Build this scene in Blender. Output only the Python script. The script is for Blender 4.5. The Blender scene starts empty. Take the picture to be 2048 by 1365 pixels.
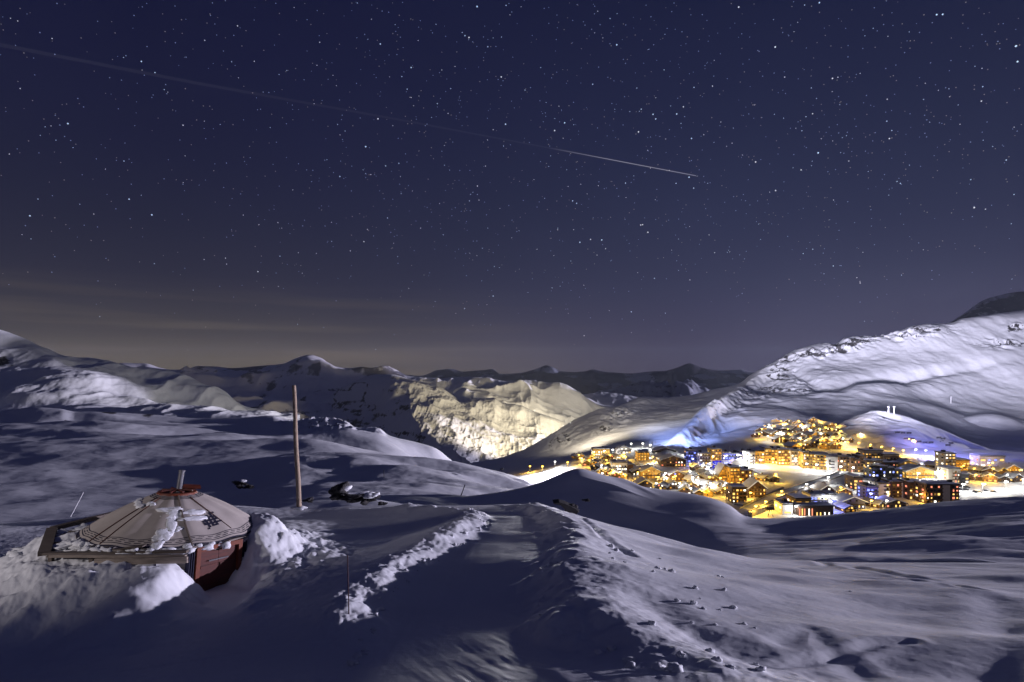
import bpy, math, random
import numpy as np
from mathutils import Vector, Matrix

sc = bpy.context.scene
C = sc.collection
R = math.radians
random.seed(7)
rng = np.random.default_rng(11)

# ------------------------------------------------------------------ camera
F, HX, HY = 1138.0, 1024.0, 740.0
cam_d = bpy.data.cameras.new('camera')
cam = bpy.data.objects.new('camera', cam_d)
C.objects.link(cam)
cam.location = (0, 0, 0)
cam.rotation_euler = (R(90), 0, 0)
cam_d.sensor_width = 36.0
cam_d.lens = F / 2048 * 36.0
cam_d.shift_y = (HY - 682.5) / 2048
cam_d.clip_start = 0.1
cam_d.clip_end = 120000
sc.camera = cam

# ------------------------------------------------------------------ world
SUN_AZ, SUN_EL = 76.0, 3.3          # degrees right of the view axis, above the horizon
w = bpy.data.worlds.new("World")
sc.world = w
w.use_nodes = True
nt = w.node_tree
nt.nodes.clear()
N = nt.nodes.new
L = nt.links.new


def wn(kind, **kw):
    n = N(kind)
    for k, v in kw.items():
        setattr(n, k, v)
    return n


out = wn('ShaderNodeOutputWorld')
bgs = wn('ShaderNodeBackground')
bgn = wn('ShaderNodeBackground')
addw = wn('ShaderNodeAddShader')
sky = wn('ShaderNodeTexSky', sky_type='NISHITA')
sky.sun_disc = False
sky.sun_elevation = R(2.0)
sky.sun_rotation = R(SUN_AZ)
L(sky.outputs[0], bgs.inputs[0])
bgs.inputs[1].default_value = 0.0002
tc = wn('ShaderNodeTexCoord')
sep = wn('ShaderNodeSeparateXYZ')
L(tc.outputs['Generated'], sep.inputs[0])
elev = wn('ShaderNodeMapRange')
elev.inputs[1].default_value = -0.05
elev.inputs[2].default_value = 0.62
L(sep.outputs['Z'], elev.inputs[0])


def wramp(stops):
    r = wn('ShaderNodeValToRGB')
    r.color_ramp.interpolation = 'B_SPLINE'
    while len(r.color_ramp.elements) < len(stops):
        r.color_ramp.elements.new(0.5)
    for e, (p, c) in zip(r.color_ramp.elements, stops):
        e.position = p
        e.color = (*c, 1)
    L(elev.outputs[0], r.inputs[0])
    return r


def lin(r, g, b):
    return tuple(((c / 255) / 12.92 if c / 255 <= 0.04045 else ((c / 255 + 0.055) / 1.055) ** 2.4) for c in (r, g, b))


# cool side (right) and warm side (left, valley glow low over the horizon)
cool = wramp([(0.0, lin(66, 60, 82)), (0.14, lin(72, 69, 98)), (0.3, lin(55, 59, 88)), (0.55, lin(41, 46, 77)), (0.8, lin(30, 35, 67)), (1.0, lin(25, 29, 58))])
warm = wramp([(0.0, lin(100, 90, 68)), (0.1, lin(98, 88, 76)), (0.155, lin(70, 65, 68)), (0.27, lin(40, 41, 62)), (0.6, lin(25, 28, 60)), (1.0, lin(18, 20, 52))])
azr = wn('ShaderNodeMapRange', interpolation_type='SMOOTHSTEP')
azr.inputs[1].default_value = -0.55
azr.inputs[2].default_value = 0.45
L(sep.outputs['X'], azr.inputs[0])
mixw = wn('ShaderNodeMixRGB')
L(azr.outputs[0], mixw.inputs[0])
L(warm.outputs[0], mixw.inputs[1])
L(cool.outputs[0], mixw.inputs[2])
# thin streaked cloud low on the left
mp = wn('ShaderNodeMapping')
mp.inputs['Rotation'].default_value = (0, R(-4.5), R(0.0))
mp.inputs['Scale'].default_value = (1.3, 1.3, 26)
L(tc.outputs['Generated'], mp.inputs[0])
nz = wn('ShaderNodeTexNoise')
nz.inputs['Scale'].default_value = 1.5
nz.inputs['Detail'].default_value = 6
L(mp.outputs[0], nz.inputs[0])
nr = wn('ShaderNodeMapRange')
nr.inputs[1].default_value = 0.48
nr.inputs[2].default_value = 0.75
nr.inputs[3].default_value = 0.0
nr.inputs[4].default_value = 1.0
L(nz.outputs[0], nr.inputs[0])
lowm = wn('ShaderNodeMapRange', interpolation_type='SMOOTHSTEP')
lowm.inputs[1].default_value = 0.16
lowm.inputs[2].default_value = 0.04
L(sep.outputs['Z'], lowm.inputs[0])
leftm = wn('ShaderNodeMapRange', interpolation_type='SMOOTHSTEP')
leftm.inputs[1].default_value = 0.25
leftm.inputs[2].default_value = -0.45
L(sep.outputs['X'], leftm.inputs[0])
mm = wn('ShaderNodeMath', operation='MULTIPLY')
L(nr.outputs[0], mm.inputs[0])
L(lowm.outputs[0], mm.inputs[1])
mm2 = wn('ShaderNodeMath', operation='MULTIPLY')
L(mm.outputs[0], mm2.inputs[0])
L(leftm.outputs[0], mm2.inputs[1])
mm3 = wn('ShaderNodeMath', operation='MULTIPLY')
L(mm2.outputs[0], mm3.inputs[0])
mm3.inputs[1].default_value = 0.42
mixc = wn('ShaderNodeMixRGB')
L(mm3.outputs[0], mixc.inputs[0])
L(mixw.outputs[0], mixc.inputs[1])
mixc.inputs[2].default_value = (*lin(132, 118, 104), 1)
# airglow mottling
nz2 = wn('ShaderNodeTexNoise')
nz2.inputs['Scale'].default_value = 2.4
nz2.inputs['Detail'].default_value = 3
L(tc.outputs['Generated'], nz2.inputs[0])
nr2 = wn('ShaderNodeMapRange')
nr2.inputs[3].default_value = 0.84
nr2.inputs[4].default_value = 1.16
L(nz2.outputs[0], nr2.inputs[0])
mulw = wn('ShaderNodeMixRGB', blend_type='MULTIPLY')
mulw.inputs[0].default_value = 1
L(mixc.outputs[0], mulw.inputs[1])
L(nr2.outputs[0], mulw.inputs[2])
L(mulw.outputs[0], bgn.inputs[0])
bgn.inputs[1].default_value = 0.84
L(bgs.outputs[0], addw.inputs[0])
L(bgn.outputs[0], addw.inputs[1])
L(addw.outputs[0], out.inputs[0])

# ------------------------------------------------------------------ low sun lamp standing in for the village glow
sd = bpy.data.lights.new('glow_sun', 'SUN')
sd.energy = 4.5
sd.angle = R(0.6)
sd.color = (0.84, 0.78, 1.0)
so = bpy.data.objects.new('glow_sun', sd)
C.objects.link(so)
ldir = Vector((math.sin(R(SUN_AZ)) * math.cos(R(SUN_EL)), math.cos(R(SUN_AZ)) * math.cos(R(SUN_EL)), math.sin(R(SUN_EL))))
so.rotation_euler = ldir.to_track_quat('Z', 'Y').to_euler()

sc.view_settings.view_transform = 'Standard'
sc.view_settings.look = 'None'
sc.view_settings.exposure = 0
sc.view_settings.gamma = 1
sc.view_settings.use_curve_mapping = False
sc.render.engine = 'CYCLES'
sc.cycles.use_denoising = True
sc.cycles.max_bounces = 4
sc.cycles.diffuse_bounces = 2
sc.cycles.sample_clamp_indirect = 2.0
sc.cycles.use_light_tree = True


# ------------------------------------------------------------------ helpers
def W(px, py, D):
    """The world point seen at photo pixel (px, py) standing D metres ahead."""
    return ((px - HX) / F * D, D, -(py - HY) / F * D)


def tag(o, label=None, cat=None, group=None, kind=None):
    if label: o['label'] = label
    if cat: o['category'] = cat
    if group: o['group'] = group
    if kind: o['kind'] = kind
    return o


def empty(name, loc, rz=0.0):
    o = bpy.data.objects.new(name, None)
    C.objects.link(o)
    o.location = loc
    o.rotation_euler = (0, 0, rz)
    o.empty_display_size = 0.3
    return o


def hashn(ix, iy, seed):
    h = (ix.astype(np.int64) * 374761393 + iy.astype(np.int64) * 668265263 + seed * 974634777) & 0xFFFFFFFF
    h = ((h ^ (h >> 13)) * 1274126177) & 0xFFFFFFFF
    h = (h ^ (h >> 16)) & 0xFFFF
    return h / 32767.5 - 1.0


def vnoise(x, y, seed=0):
    ix, iy = np.floor(x), np.floor(y)
    fx, fy = x - ix, y - iy
    ux = fx * fx * fx * (fx * (fx * 6 - 15) + 10)
    uy = fy * fy * fy * (fy * (fy * 6 - 15) + 10)
    a, b = hashn(ix, iy, seed), hashn(ix + 1, iy, seed)
    c, d = hashn(ix, iy + 1, seed), hashn(ix + 1, iy + 1, seed)
    return (a * (1 - ux) + b * ux) * (1 - uy) + (c * (1 - ux) + d * ux) * uy


def fbm(x, y, octs=5, seed=0, gain=0.5, lac=2.03):
    s, a = np.zeros_like(x), 1.0
    for k in range(octs):
        s += a * vnoise(x * lac ** k + 17.3 * k, y * lac ** k - 9.1 * k, seed + k)
        a *= gain
    return s


def ridged(x, y, octs=4, seed=0, gain=0.5):
    s, a = np.zeros_like(x), 1.0
    for k in range(octs):
        s += a * (1 - np.abs(vnoise(x * 2.1 ** k + 5.3 * k, y * 2.1 ** k + 3.7 * k, seed + k)) * 2)
        a *= gain
    return s


def pchip(xs, ys, x):
    """Monotone cubic interpolation along the last data axis (ys: n or n x m)."""
    xs = np.asarray(xs, float)
    ys = np.asarray(ys, float)
    if ys.ndim == 1:
        ys = ys[:, None]
    h = np.diff(xs)[:, None]
    d = np.diff(ys, axis=0) / h
    m = np.zeros_like(ys)
    m[0], m[-1] = d[0], d[-1]
    if len(xs) > 2:
        p = d[:-1] * d[1:]
        hm = np.where(p > 0, 2 * p / np.where(np.abs(d[:-1] + d[1:]) < 1e-12, 1, d[:-1] + d[1:]), 0)
        m[1:-1] = hm
    x = np.clip(np.asarray(x, float), xs[0], xs[-1])
    i = np.clip(np.searchsorted(xs, x, side='right') - 1, 0, len(xs) - 2)
    hh = (xs[i + 1] - xs[i])[:, None]
    t = ((x - xs[i])[:, None]) / hh
    y = (2 * t**3 - 3 * t**2 + 1) * ys[i] + (t**3 - 2 * t**2 + t) * hh * m[i] + (-2 * t**3 + 3 * t**2) * ys[i + 1] + (t**3 - t**2) * hh * m[i + 1]
    return y[:, 0] if y.shape[1] == 1 else y


class Land:
    """A piece of terrain: rows of (pixel x, pixel y, distance), each row farther away, lofted into one surface."""

    def __init__(self, rows, px0, px1, nx, per_row, soft=0):
        self.px = np.linspace(px0, px1, nx)
        PY, DD = [], []
        for r in rows:
            a = np.array([(q[0], q[1], q[2]) for q in r], float)
            if len(a) == 1:
                PY.append(np.full(nx, a[0, 1])); DD.append(np.full(nx, a[0, 2]))
            else:
                PY.append(pchip(a[:, 0], a[:, 1], self.px)); DD.append(pchip(a[:, 0], a[:, 2], self.px))
        PY, DD = np.array(PY), np.array(DD)
        if soft:
            kx = np.exp(-(np.arange(-3 * soft, 3 * soft + 1) / soft) ** 2); kx /= kx.sum()
            sm = lambda A: np.array([np.convolve(np.pad(a, 3 * soft, mode='edge'), kx, mode='valid') for a in A])
            PY, DD = sm(PY), sm(DD)
        n = len(rows)
        t = []
        for k in range(n - 1):
            m = per_row[k] if isinstance(per_row, (list, tuple)) else per_row
            t += list(np.linspace(k, k + 1, m, endpoint=False))
        t.append(n - 1)
        self.t = np.array(t)
        self.py = pchip(np.arange(n), PY, self.t)
        self.D = pchip(np.arange(n), DD, self.t)
        P = np.broadcast_to(self.px[None, :], self.py.shape)
        self.P = P
        self.T = np.broadcast_to(self.t[:, None], self.py.shape)
        self.x = (P - HX) / F * self.D
        self.y = self.D.copy()
        self.z = -(self.py - HY) / F * self.D
        self.attr = {}

    def seen(self, px, py):
        """World point of the surface seen at a photo pixel (before displacement)."""
        i = int(np.clip(np.searchsorted(self.px, px), 1, len(self.px) - 1))
        a = (px - self.px[i - 1]) / (self.px[i] - self.px[i - 1])
        col = self.py[:, i - 1] * (1 - a) + self.py[:, i] * a
        Dc = self.D[:, i - 1] * (1 - a) + self.D[:, i] * a
        k = 0
        while k < len(col) - 1 and col[k] > py:
            k += 1
        if k == 0:
            return W(px, py, Dc[0])
        b = (col[k - 1] - py) / max(1e-6, col[k - 1] - col[k])
        b = min(1, max(0, b))
        return W(px, py, Dc[k - 1] * (1 - b) + Dc[k] * b)

    def height(self, X, Y):
        """Height of the finished surface at world (X, Y)."""
        d2 = (self.x - X) ** 2 + (self.y - Y) ** 2
        k = np.argmin(d2)
        return float(self.z.flat[k])

    def build(self, name, mat, kind='structure', t0=None, t1=None):
        j0 = 0 if t0 is None else int(np.searchsorted(self.t, t0))
        j1 = len(self.t) if t1 is None else int(np.searchsorted(self.t, t1)) + 1
        x, y, z = self.x[j0:j1], self.y[j0:j1], self.z[j0:j1]
        ny, nx = x.shape
        co = np.stack([x, y, z], -1).reshape(-1, 3)
        idx = np.arange(ny * nx).reshape(ny, nx)
        f = np.stack([idx[:-1, :-1], idx[:-1, 1:], idx[1:, 1:], idx[1:, :-1]], -1).reshape(-1, 4)
        me = bpy.data.meshes.new(name)
        me.vertices.add(len(co))
        me.vertices.foreach_set('co', co.astype(np.float32).ravel())
        me.loops.add(f.size)
        me.loops.foreach_set('vertex_index', f.astype(np.int32).ravel())
        me.polygons.add(len(f))
        me.polygons.foreach_set('loop_start', np.arange(0, f.size, 4, dtype=np.int32))
        me.polygons.foreach_set('use_smooth', np.ones(len(f), bool))
        me.update(calc_edges=True)
        for k, v in self.attr.items():
            at = me.attributes.new(k, 'FLOAT', 'POINT')
            at.data.foreach_set('value', v[j0:j1].astype(np.float32).ravel())
        me.materials.append(mat)
        o = bpy.data.objects.new(name, me)
        C.objects.link(o)
        o['kind'] = kind
        return o


def sstep(a, b, v):
    t = np.clip((v - a) / (b - a), 0, 1)
    return t * t * (3 - 2 * t)


def blob(land, px, py, rx, ry, rot=0.0):
    """Soft spot on the land round the place seen at (px, py)."""
    dx, dy = land.P - px, land.py - py
    c, s = math.cos(R(rot)), math.sin(R(rot))
    u, v = (dx * c + dy * s) / rx, (-dx * s + dy * c) / ry
    return np.exp(-(u * u + v * v))


def seg_dist(X, Y, pts):
    """Distance to a polyline and side (+ = right of the walking direction), plus length along."""
    best = np.full(X.shape, 1e9); side = np.zeros(X.shape); along = np.zeros(X.shape)
    acc = 0.0
    for (ax, ay), (bx, by) in zip(pts[:-1], pts[1:]):
        dx, dy = bx - ax, by - ay
        l2 = dx * dx + dy * dy
        t = np.clip(((X - ax) * dx + (Y - ay) * dy) / l2, 0, 1)
        d = np.hypot(X - ax - t * dx, Y - ay - t * dy)
        s = np.sign((X - ax) * dy - (Y - ay) * dx)
        m = d < best
        best = np.where(m, d, best); side = np.where(m, s, side); along = np.where(m, acc + t * math.sqrt(l2), along)
        acc += math.sqrt(l2)
    return best, side, along


class MB:
    """Collects boxes, prisms and tubes into one mesh."""

    def __init__(self):
        self.v, self.f = [], []

    def add(self, vs, fs):
        n = len(self.v)
        self.v += [tuple(q) for q in vs]
        self.f += [tuple(i + n for i in q) for q in fs]
        return self

    def box(self, x0, x1, y0, y1, z0, z1):
        return self.add([(x0, y0, z0), (x1, y0, z0), (x1, y1, z0), (x0, y1, z0), (x0, y0, z1), (x1, y0, z1), (x1, y1, z1), (x0, y1, z1)],
                        [(0, 3, 2, 1), (4, 5, 6, 7), (0, 1, 5, 4), (1, 2, 6, 5), (2, 3, 7, 6), (3, 0, 4, 7)])

    def prism(self, poly, y0, y1):
        """poly: (x, z) points counterclockwise seen from -y; extruded along y."""
        n = len(poly)
        vs = [(x, y0, z) for x, z in poly] + [(x, y1, z) for x, z in poly]
        fs = [tuple(range(n)), tuple(range(2 * n - 1, n - 1, -1))]
        fs += [((i + 1) % n, i, i + n, (i + 1) % n + n) for i in range(n)]
        return self.add(vs, fs)

    def tube(self, p, q, r0, r1=None, n=10, caps=True):
        r1 = r0 if r1 is None else r1
        p, q = Vector(p), Vector(q)
        d = (q - p).normalized()
        a = d.orthogonal().normalized(); b = d.cross(a)
        vs = []
        for c, r in ((p, r0), (q, r1)):
            vs += [tuple(c + (a * math.cos(2 * math.pi * k / n) + b * math.sin(2 * math.pi * k / n)) * r) for k in range(n)]
        fs = [(k, (k + 1) % n, (k + 1) % n + n, k + n) for k in range(n)]
        if caps:
            fs += [tuple(range(n - 1, -1, -1)), tuple(range(n, 2 * n))]
        return self.add(vs, fs)

    def beam(self, p, q, wd, ht):
        """A squared beam from p to q, wd wide and ht high."""
        p, q = Vector(p), Vector(q)
        d = (q - p).normalized()
        s = d.cross(Vector((0, 0, 1))).normalized() * wd / 2
        u = s.cross(d).normalized() * ht / 2
        vs = [p - s - u, p + s - u, p + s + u, p - s + u, q - s - u, q + s - u, q + s + u, q - s + u]
        return self.add(vs, [(0, 1, 2, 3), (7, 6, 5, 4), (0, 4, 5, 1), (1, 5, 6, 2), (2, 6, 7, 3), (3, 7, 4, 0)])

    def mesh(self, name, mat, smooth=False):
        me = bpy.data.meshes.new(name)
        me.from_pydata(self.v, [], self.f)
        me.materials.append(mat)
        if smooth:
            me.polygons.foreach_set('use_smooth', [True] * len(me.polygons))
        me.update()
        return me

    def build(self, name, mat, parent=None, smooth=False, label=None, kind=None):
        o = bpy.data.objects.new(name, self.mesh(name, mat, smooth))
        C.objects.link(o)
        if parent: o.parent = parent
        if label: o['label'] = label
        if kind: o['kind'] = kind
        return o


# ------------------------------------------------------------------ materials
def new_mat(name):
    m = bpy.data.materials.new(name)
    m.use_nodes = True
    return m, m.node_tree, m.node_tree.nodes['Principled BSDF']


def simple(name, col, rough=0.7, metal=0.0, noise=0.0, scale=8.0, bump=0.0, col2=None, stretch=None):
    m, t, b = new_mat(name)
    b.inputs['Roughness'].default_value = rough
    b.inputs['Metallic'].default_value = metal
    b.inputs['Base Color'].default_value = (*col, 1)
    if noise or bump:
        tcn = t.nodes.new('ShaderNodeTexCoord')
        mpn = t.nodes.new('ShaderNodeMapping')
        if stretch: mpn.inputs['Scale'].default_value = stretch
        nzn = t.nodes.new('ShaderNodeTexNoise')
        nzn.inputs['Scale'].default_value = scale
        nzn.inputs['Detail'].default_value = 6
        t.links.new(tcn.outputs['Object'], mpn.inputs[0]); t.links.new(mpn.outputs[0], nzn.inputs[0])
        if noise:
            r = t.nodes.new('ShaderNodeValToRGB')
            r.color_ramp.elements[0].position = 0.3; r.color_ramp.elements[1].position = 0.7
            c2 = col2 or tuple(c * (1 - noise) for c in col)
            r.color_ramp.elements[0].color = (*c2, 1); r.color_ramp.elements[1].color = (*col, 1)
            t.links.new(nzn.outputs[0], r.inputs[0]); t.links.new(r.outputs[0], b.inputs['Base Color'])
        if bump:
            bp = t.nodes.new('ShaderNodeBump')
            bp.inputs['Strength'].default_value = 0.6; bp.inputs['Distance'].default_value = bump
            t.links.new(nzn.outputs[0], bp.inputs['Height']); t.links.new(bp.outputs[0], b.inputs['Normal'])
    return m


def snow_mat(name, bumps, col=(0.80, 0.82, 0.86), rock=(0.05, 0.048, 0.05), rscale=0.1):
    """Snow with several scales of relief; the vertex attribute rock uncovers stone, its edge broken up."""
    m, t, b = new_mat(name)
    nn, ll = t.nodes.new, t.links.new
    b.inputs['Roughness'].default_value = 0.62
    b.inputs['Specular IOR Level'].default_value = 0.25
    tcn = nn('ShaderNodeTexCoord')
    at = nn('ShaderNodeAttribute'); at.attribute_name = 'rock'
    n1 = nn('ShaderNodeTexNoise'); n1.inputs['Scale'].default_value = rscale; n1.inputs['Detail'].default_value = 8; n1.inputs['Roughness'].default_value = 0.7
    ll(tcn.outputs['Object'], n1.inputs[0])
    ad = nn('ShaderNodeMath'); ad.operation = 'MULTIPLY_ADD'
    ll(n1.outputs[0], ad.inputs[0]); ad.inputs[1].default_value = 1.2
    ll(at.outputs['Fac'], ad.inputs[2])
    mr = nn('ShaderNodeMapRange'); mr.inputs[1].default_value = 1.08; mr.inputs[2].default_value = 1.2
    ll(ad.outputs[0], mr.inputs[0])
    cr = nn('ShaderNodeValToRGB')
    cr.color_ramp.elements[0].color = (*[c * 0.5 for c in rock], 1); cr.color_ramp.elements[1].color = (*[c * 1.9 for c in rock], 1)
    ll(n1.outputs[0], cr.inputs[0])
    n2 = nn('ShaderNodeTexNoise'); n2.inputs['Scale'].default_value = bumps[0][0] * 0.4; n2.inputs['Detail'].default_value = 4
    ll(tcn.outputs['Object'], n2.inputs[0])
    cs = nn('ShaderNodeValToRGB')
    cs.color_ramp.elements[0].position = 0.3; cs.color_ramp.elements[1].position = 0.75
    cs.color_ramp.elements[0].color = (*[c * 0.93 for c in col], 1); cs.color_ramp.elements[1].color = (*col, 1)
    ll(n2.outputs[0], cs.inputs[0])
    mx = nn('ShaderNodeMixRGB')
    ll(mr.outputs[0], mx.inputs[0]); ll(cs.outputs[0], mx.inputs[1]); ll(cr.outputs[0], mx.inputs[2])
    ll(mx.outputs[0], b.inputs['Base Color'])
    prev = None
    for sc_, dist, st in bumps:
        nz_ = nn('ShaderNodeTexNoise'); nz_.inputs['Scale'].default_value = sc_; nz_.inputs['Detail'].default_value = 5
        mp_ = nn('ShaderNodeMapping'); mp_.inputs['Scale'].default_value = (1.0, 1.7, 1.0); mp_.inputs['Rotation'].default_value = (0, 0, R(-25))
        ll(tcn.outputs['Object'], mp_.inputs[0]); ll(mp_.outputs[0], nz_.inputs[0])
        bp = nn('ShaderNodeBump'); bp.inputs['Distance'].default_value = dist; bp.inputs['Strength'].default_value = st
        ll(nz_.outputs[0], bp.inputs['Height'])
        if prev: ll(prev.outputs[0], bp.inputs['Normal'])
        prev = bp
    ll(prev.outputs[0], b.inputs['Normal'])
    return m


def glow(name, col, strength, sampled=False):
    m = bpy.data.materials.new(name)
    m.use_nodes = True
    t = m.node_tree
    t.nodes.clear()
    e = t.nodes.new('ShaderNodeEmission'); o = t.nodes.new('ShaderNodeOutputMaterial')
    e.inputs[0].default_value = (*col, 1); e.inputs[1].default_value = strength
    t.links.new(e.outputs[0], o.inputs[0])
    if not sampled:
        m.cycles.emission_sampling = 'NONE'
    return m


M_snow_near = snow_mat('snow_near', [(0.9, 0.045, 0.5), (5.0, 0.010, 0.6), (40.0, 0.004, 0.7)], rscale=2.0)
M_snow_mid = snow_mat('snow_mid', [(0.03, 1.6, 0.6), (0.16, 0.4, 0.5)], rscale=0.12)
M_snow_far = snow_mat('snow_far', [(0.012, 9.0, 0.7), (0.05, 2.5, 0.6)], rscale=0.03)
M_snow_vill = snow_mat('snow_village', [(0.08, 0.8, 0.5), (0.5, 0.2, 0.4)], col=(0.78, 0.8, 0.84), rscale=0.1)
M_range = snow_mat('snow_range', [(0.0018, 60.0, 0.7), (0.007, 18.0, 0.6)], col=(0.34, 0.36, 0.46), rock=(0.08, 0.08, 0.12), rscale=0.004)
M_darkmt = snow_mat('dark_mountain', [(0.003, 20.0, 0.6), (0.01, 6.0, 0.5)], col=(0.8, 0.8, 0.86), rock=(0.12, 0.12, 0.15), rscale=0.006)

# ================================================================== far land
def fan(D, z=None):
    return D


valley = Land([[(-3000, 0, 1)], [(-3000, 0, 1)]], -100, 100, 4, 1)
g = MB()
g.add([(-60000, -3000, -900), (60000, -3000, -900), (60000, 60000, -900), (-60000, 60000, -900)], [(0, 1, 2, 3)])
tag(g.build('valley_bottom', M_snow_far), kind='structure')

# --- farthest range
rows = [
    [(400, 860, 7600)],
    [(400, 800, 8300)],
    [(400, 752, 9000), (840, 752, 9000), (880, 741, 9000), (905, 739, 9000), (925, 744, 9000), (960, 741, 9000), (985, 738, 9000), (1000, 747, 9000), (1040, 745, 9000),
     (1075, 738, 9000), (1095, 733, 9000), (1125, 743, 9000), (1165, 745, 9000), (1185, 740, 9000), (1215, 745, 9000), (1260, 747, 9000), (1300, 743, 9000),
     (1330, 742, 9000), (1360, 734, 9000), (1380, 728, 9000), (1410, 738, 9000), (1440, 741, 9000), (1480, 739, 9000), (1510, 745, 9000), (1600, 741, 9000), (2600, 735, 9000)],
    [(400, 800, 10500)],
]
rg = Land(rows, 400, 2600, 620, [30, 40, 16])
msk = sstep(0.0, 0.6, rg.T) * (1 - 0.75 * sstep(1.85, 2.0, rg.T) * (1 - sstep(2.0, 2.2, rg.T)))
rg.z += 45 * ridged(rg.x / 700, rg.y / 500, 4, 3, 0.42) * msk - 30 * msk
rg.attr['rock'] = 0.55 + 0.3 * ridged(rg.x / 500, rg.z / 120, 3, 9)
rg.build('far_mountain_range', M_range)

# --- pale hill before it
rows = [
    [(1100, 850, 4600)],
    [(1100, 815, 5000), (1500, 815, 5000)],
    [(1100, 800, 5600), (1200, 792, 5600), (1250, 776, 5600), (1275, 766, 5600), (1300, 763, 5600), (1330, 764, 5600), (1345, 771, 5600), (1352, 758, 5500), (1375, 762, 5500), (1400, 771, 5600), (1440, 790, 5600), (1600, 800, 5600)],
    [(1100, 840, 6300)],
]
hl = Land(rows, 1100, 1600, 240, [20, 30, 12])
hl.z += 26 * ridged(hl.x / 160, hl.y / 160, 4, 5) * sstep(0, 0.8, hl.T) - 20
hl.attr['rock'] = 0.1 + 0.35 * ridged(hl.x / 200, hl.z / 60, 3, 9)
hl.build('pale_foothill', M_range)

# --- dark mountain on the upper right
rows = [
    [(1750, 760, 3200)],
    [(1750, 720, 3500)],
    [(1750, 700, 4000), (1840, 668, 4000), (1895, 645, 4000), (1925, 626, 4000), (1950, 608, 4000), (1985, 591, 4000), (2030, 583, 4000), (2060, 582, 4000), (2200, 560, 4000), (2700, 620, 4000)],
    [(1750, 800, 4600)],
]
dm = Land(rows, 1750, 2700, 260, [14, 40, 12])
dm.z += 22 * ridged(dm.x / 260, dm.y / 260, 4, 21) * sstep(0, 1, dm.T) * (1 - 0.7 * sstep(1.8, 2, dm.T)) - 10
dm.attr['rock'] = np.full(dm.x.shape, 0.62)
dm.build('dark_mountain', M_darkmt)

# --- long dark mountain, left of centre
rows = [
    [(-300, 960, 2300)],
    [(-300, 870, 2700), (500, 870, 2700), (780, 860, 3000), (900, 960, 3000), (1000, 990, 3000)],
    [(-300, 790, 3600), (780, 790, 3700), (900, 900, 3700), (1000, 980, 3700)],
    [(-300, 740, 4600), (200, 735, 4600), (250, 727, 4600), (290, 727, 4600), (320, 735, 4600), (345, 739, 4600), (390, 738, 4600), (430, 734, 4600), (460, 736, 4600), (520, 731, 4600), (565, 727, 4600), (590, 717, 4600), (617, 710, 4600), (640, 715, 4600),
     (668, 732, 4600), (700, 736, 4600), (720, 734, 4600), (745, 741, 4600), (765, 737, 4600), (790, 748, 4600), (850, 765, 4600), (1000, 900, 4600)],
    [(-300, 830, 5400), (780, 830, 5400), (1000, 980, 5400)],
]
lm = Land(rows, -300, 1000, 540, [20, 60, 50, 14])
k = sstep(0, 0.8, lm.T) * (1 - 0.95 * sstep(2.5, 3.0, lm.T))
lm.z += (95 * (ridged(lm.x / 700, lm.y / 620, 4, 31, 0.42) - 0.6)) * k
lm.attr['rock'] = 0.2 + 0.35 * ridged(lm.x / 300, lm.z / 90, 4, 9)
lm.build('long_dark_mountain', M_darkmt)

# --- second lit mountain (farther, right of the first)
rows = [
    [(760, 960, 2900)],
    [(760, 870, 3200), (1100, 870, 3200), (1400, 840, 3200)],
    [(760, 800, 3600), (1050, 800, 3500), (1200, 830, 3600), (1400, 830, 3700)],
    [(760, 752, 4200), (860, 754, 4200), (880, 755, 4200), (925, 752, 4200), (975, 757, 4100), (1010, 762, 4100), (1040, 766, 4000), (1080, 768, 3900), (1105, 767, 3800), (1130, 770, 3800), (1150, 780, 3800), (1175, 797, 3800), (1205, 812, 3800), (1290, 826, 3800), (1400, 840, 3800)],
    [(760, 820, 4800)],
]
m2 = Land(rows, 760, 1400, 420, [14, 50, 60, 14])
k = sstep(0.2, 1.4, m2.T) * (1 - 0.8 * sstep(2.7, 3.0, m2.T))
m2.z += 70 * (ridged(m2.x / 420 + 0.3, m2.y / 520, 4, 41, 0.42) - 0.6) * k
m2.attr['rock'] = -0.1 + 0.3 * ridged(m2.x / 200, m2.z / 70, 4, 9)
m2.build('second_lit_mountain', M_snow_far)

rows = [
    [(1080, 860, 3900)],
    [(1080, 826, 4100), (1400, 830, 4100)],
    [(1080, 800, 4600), (1140, 786, 4600), (1165, 790, 4600), (1215, 788, 4600), (1250, 790, 4600), (1290, 797, 4600), (1340, 812, 4600), (1500, 830, 4600)],
    [(1080, 830, 5000)],
]
m3 = Land(rows, 1080, 1500, 200, [12, 30, 10])
m3.z += 22 * (ridged(m3.x / 260, m3.y / 220, 4, 47) - 0.6) * sstep(0.2, 1, m3.T)
m3.attr['rock'] = -0.1 + 0.3 * ridged(m3.x / 200, m3.z / 50, 4, 9)
m3.build('grey_shoulder_hill', M_snow_far)

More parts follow.
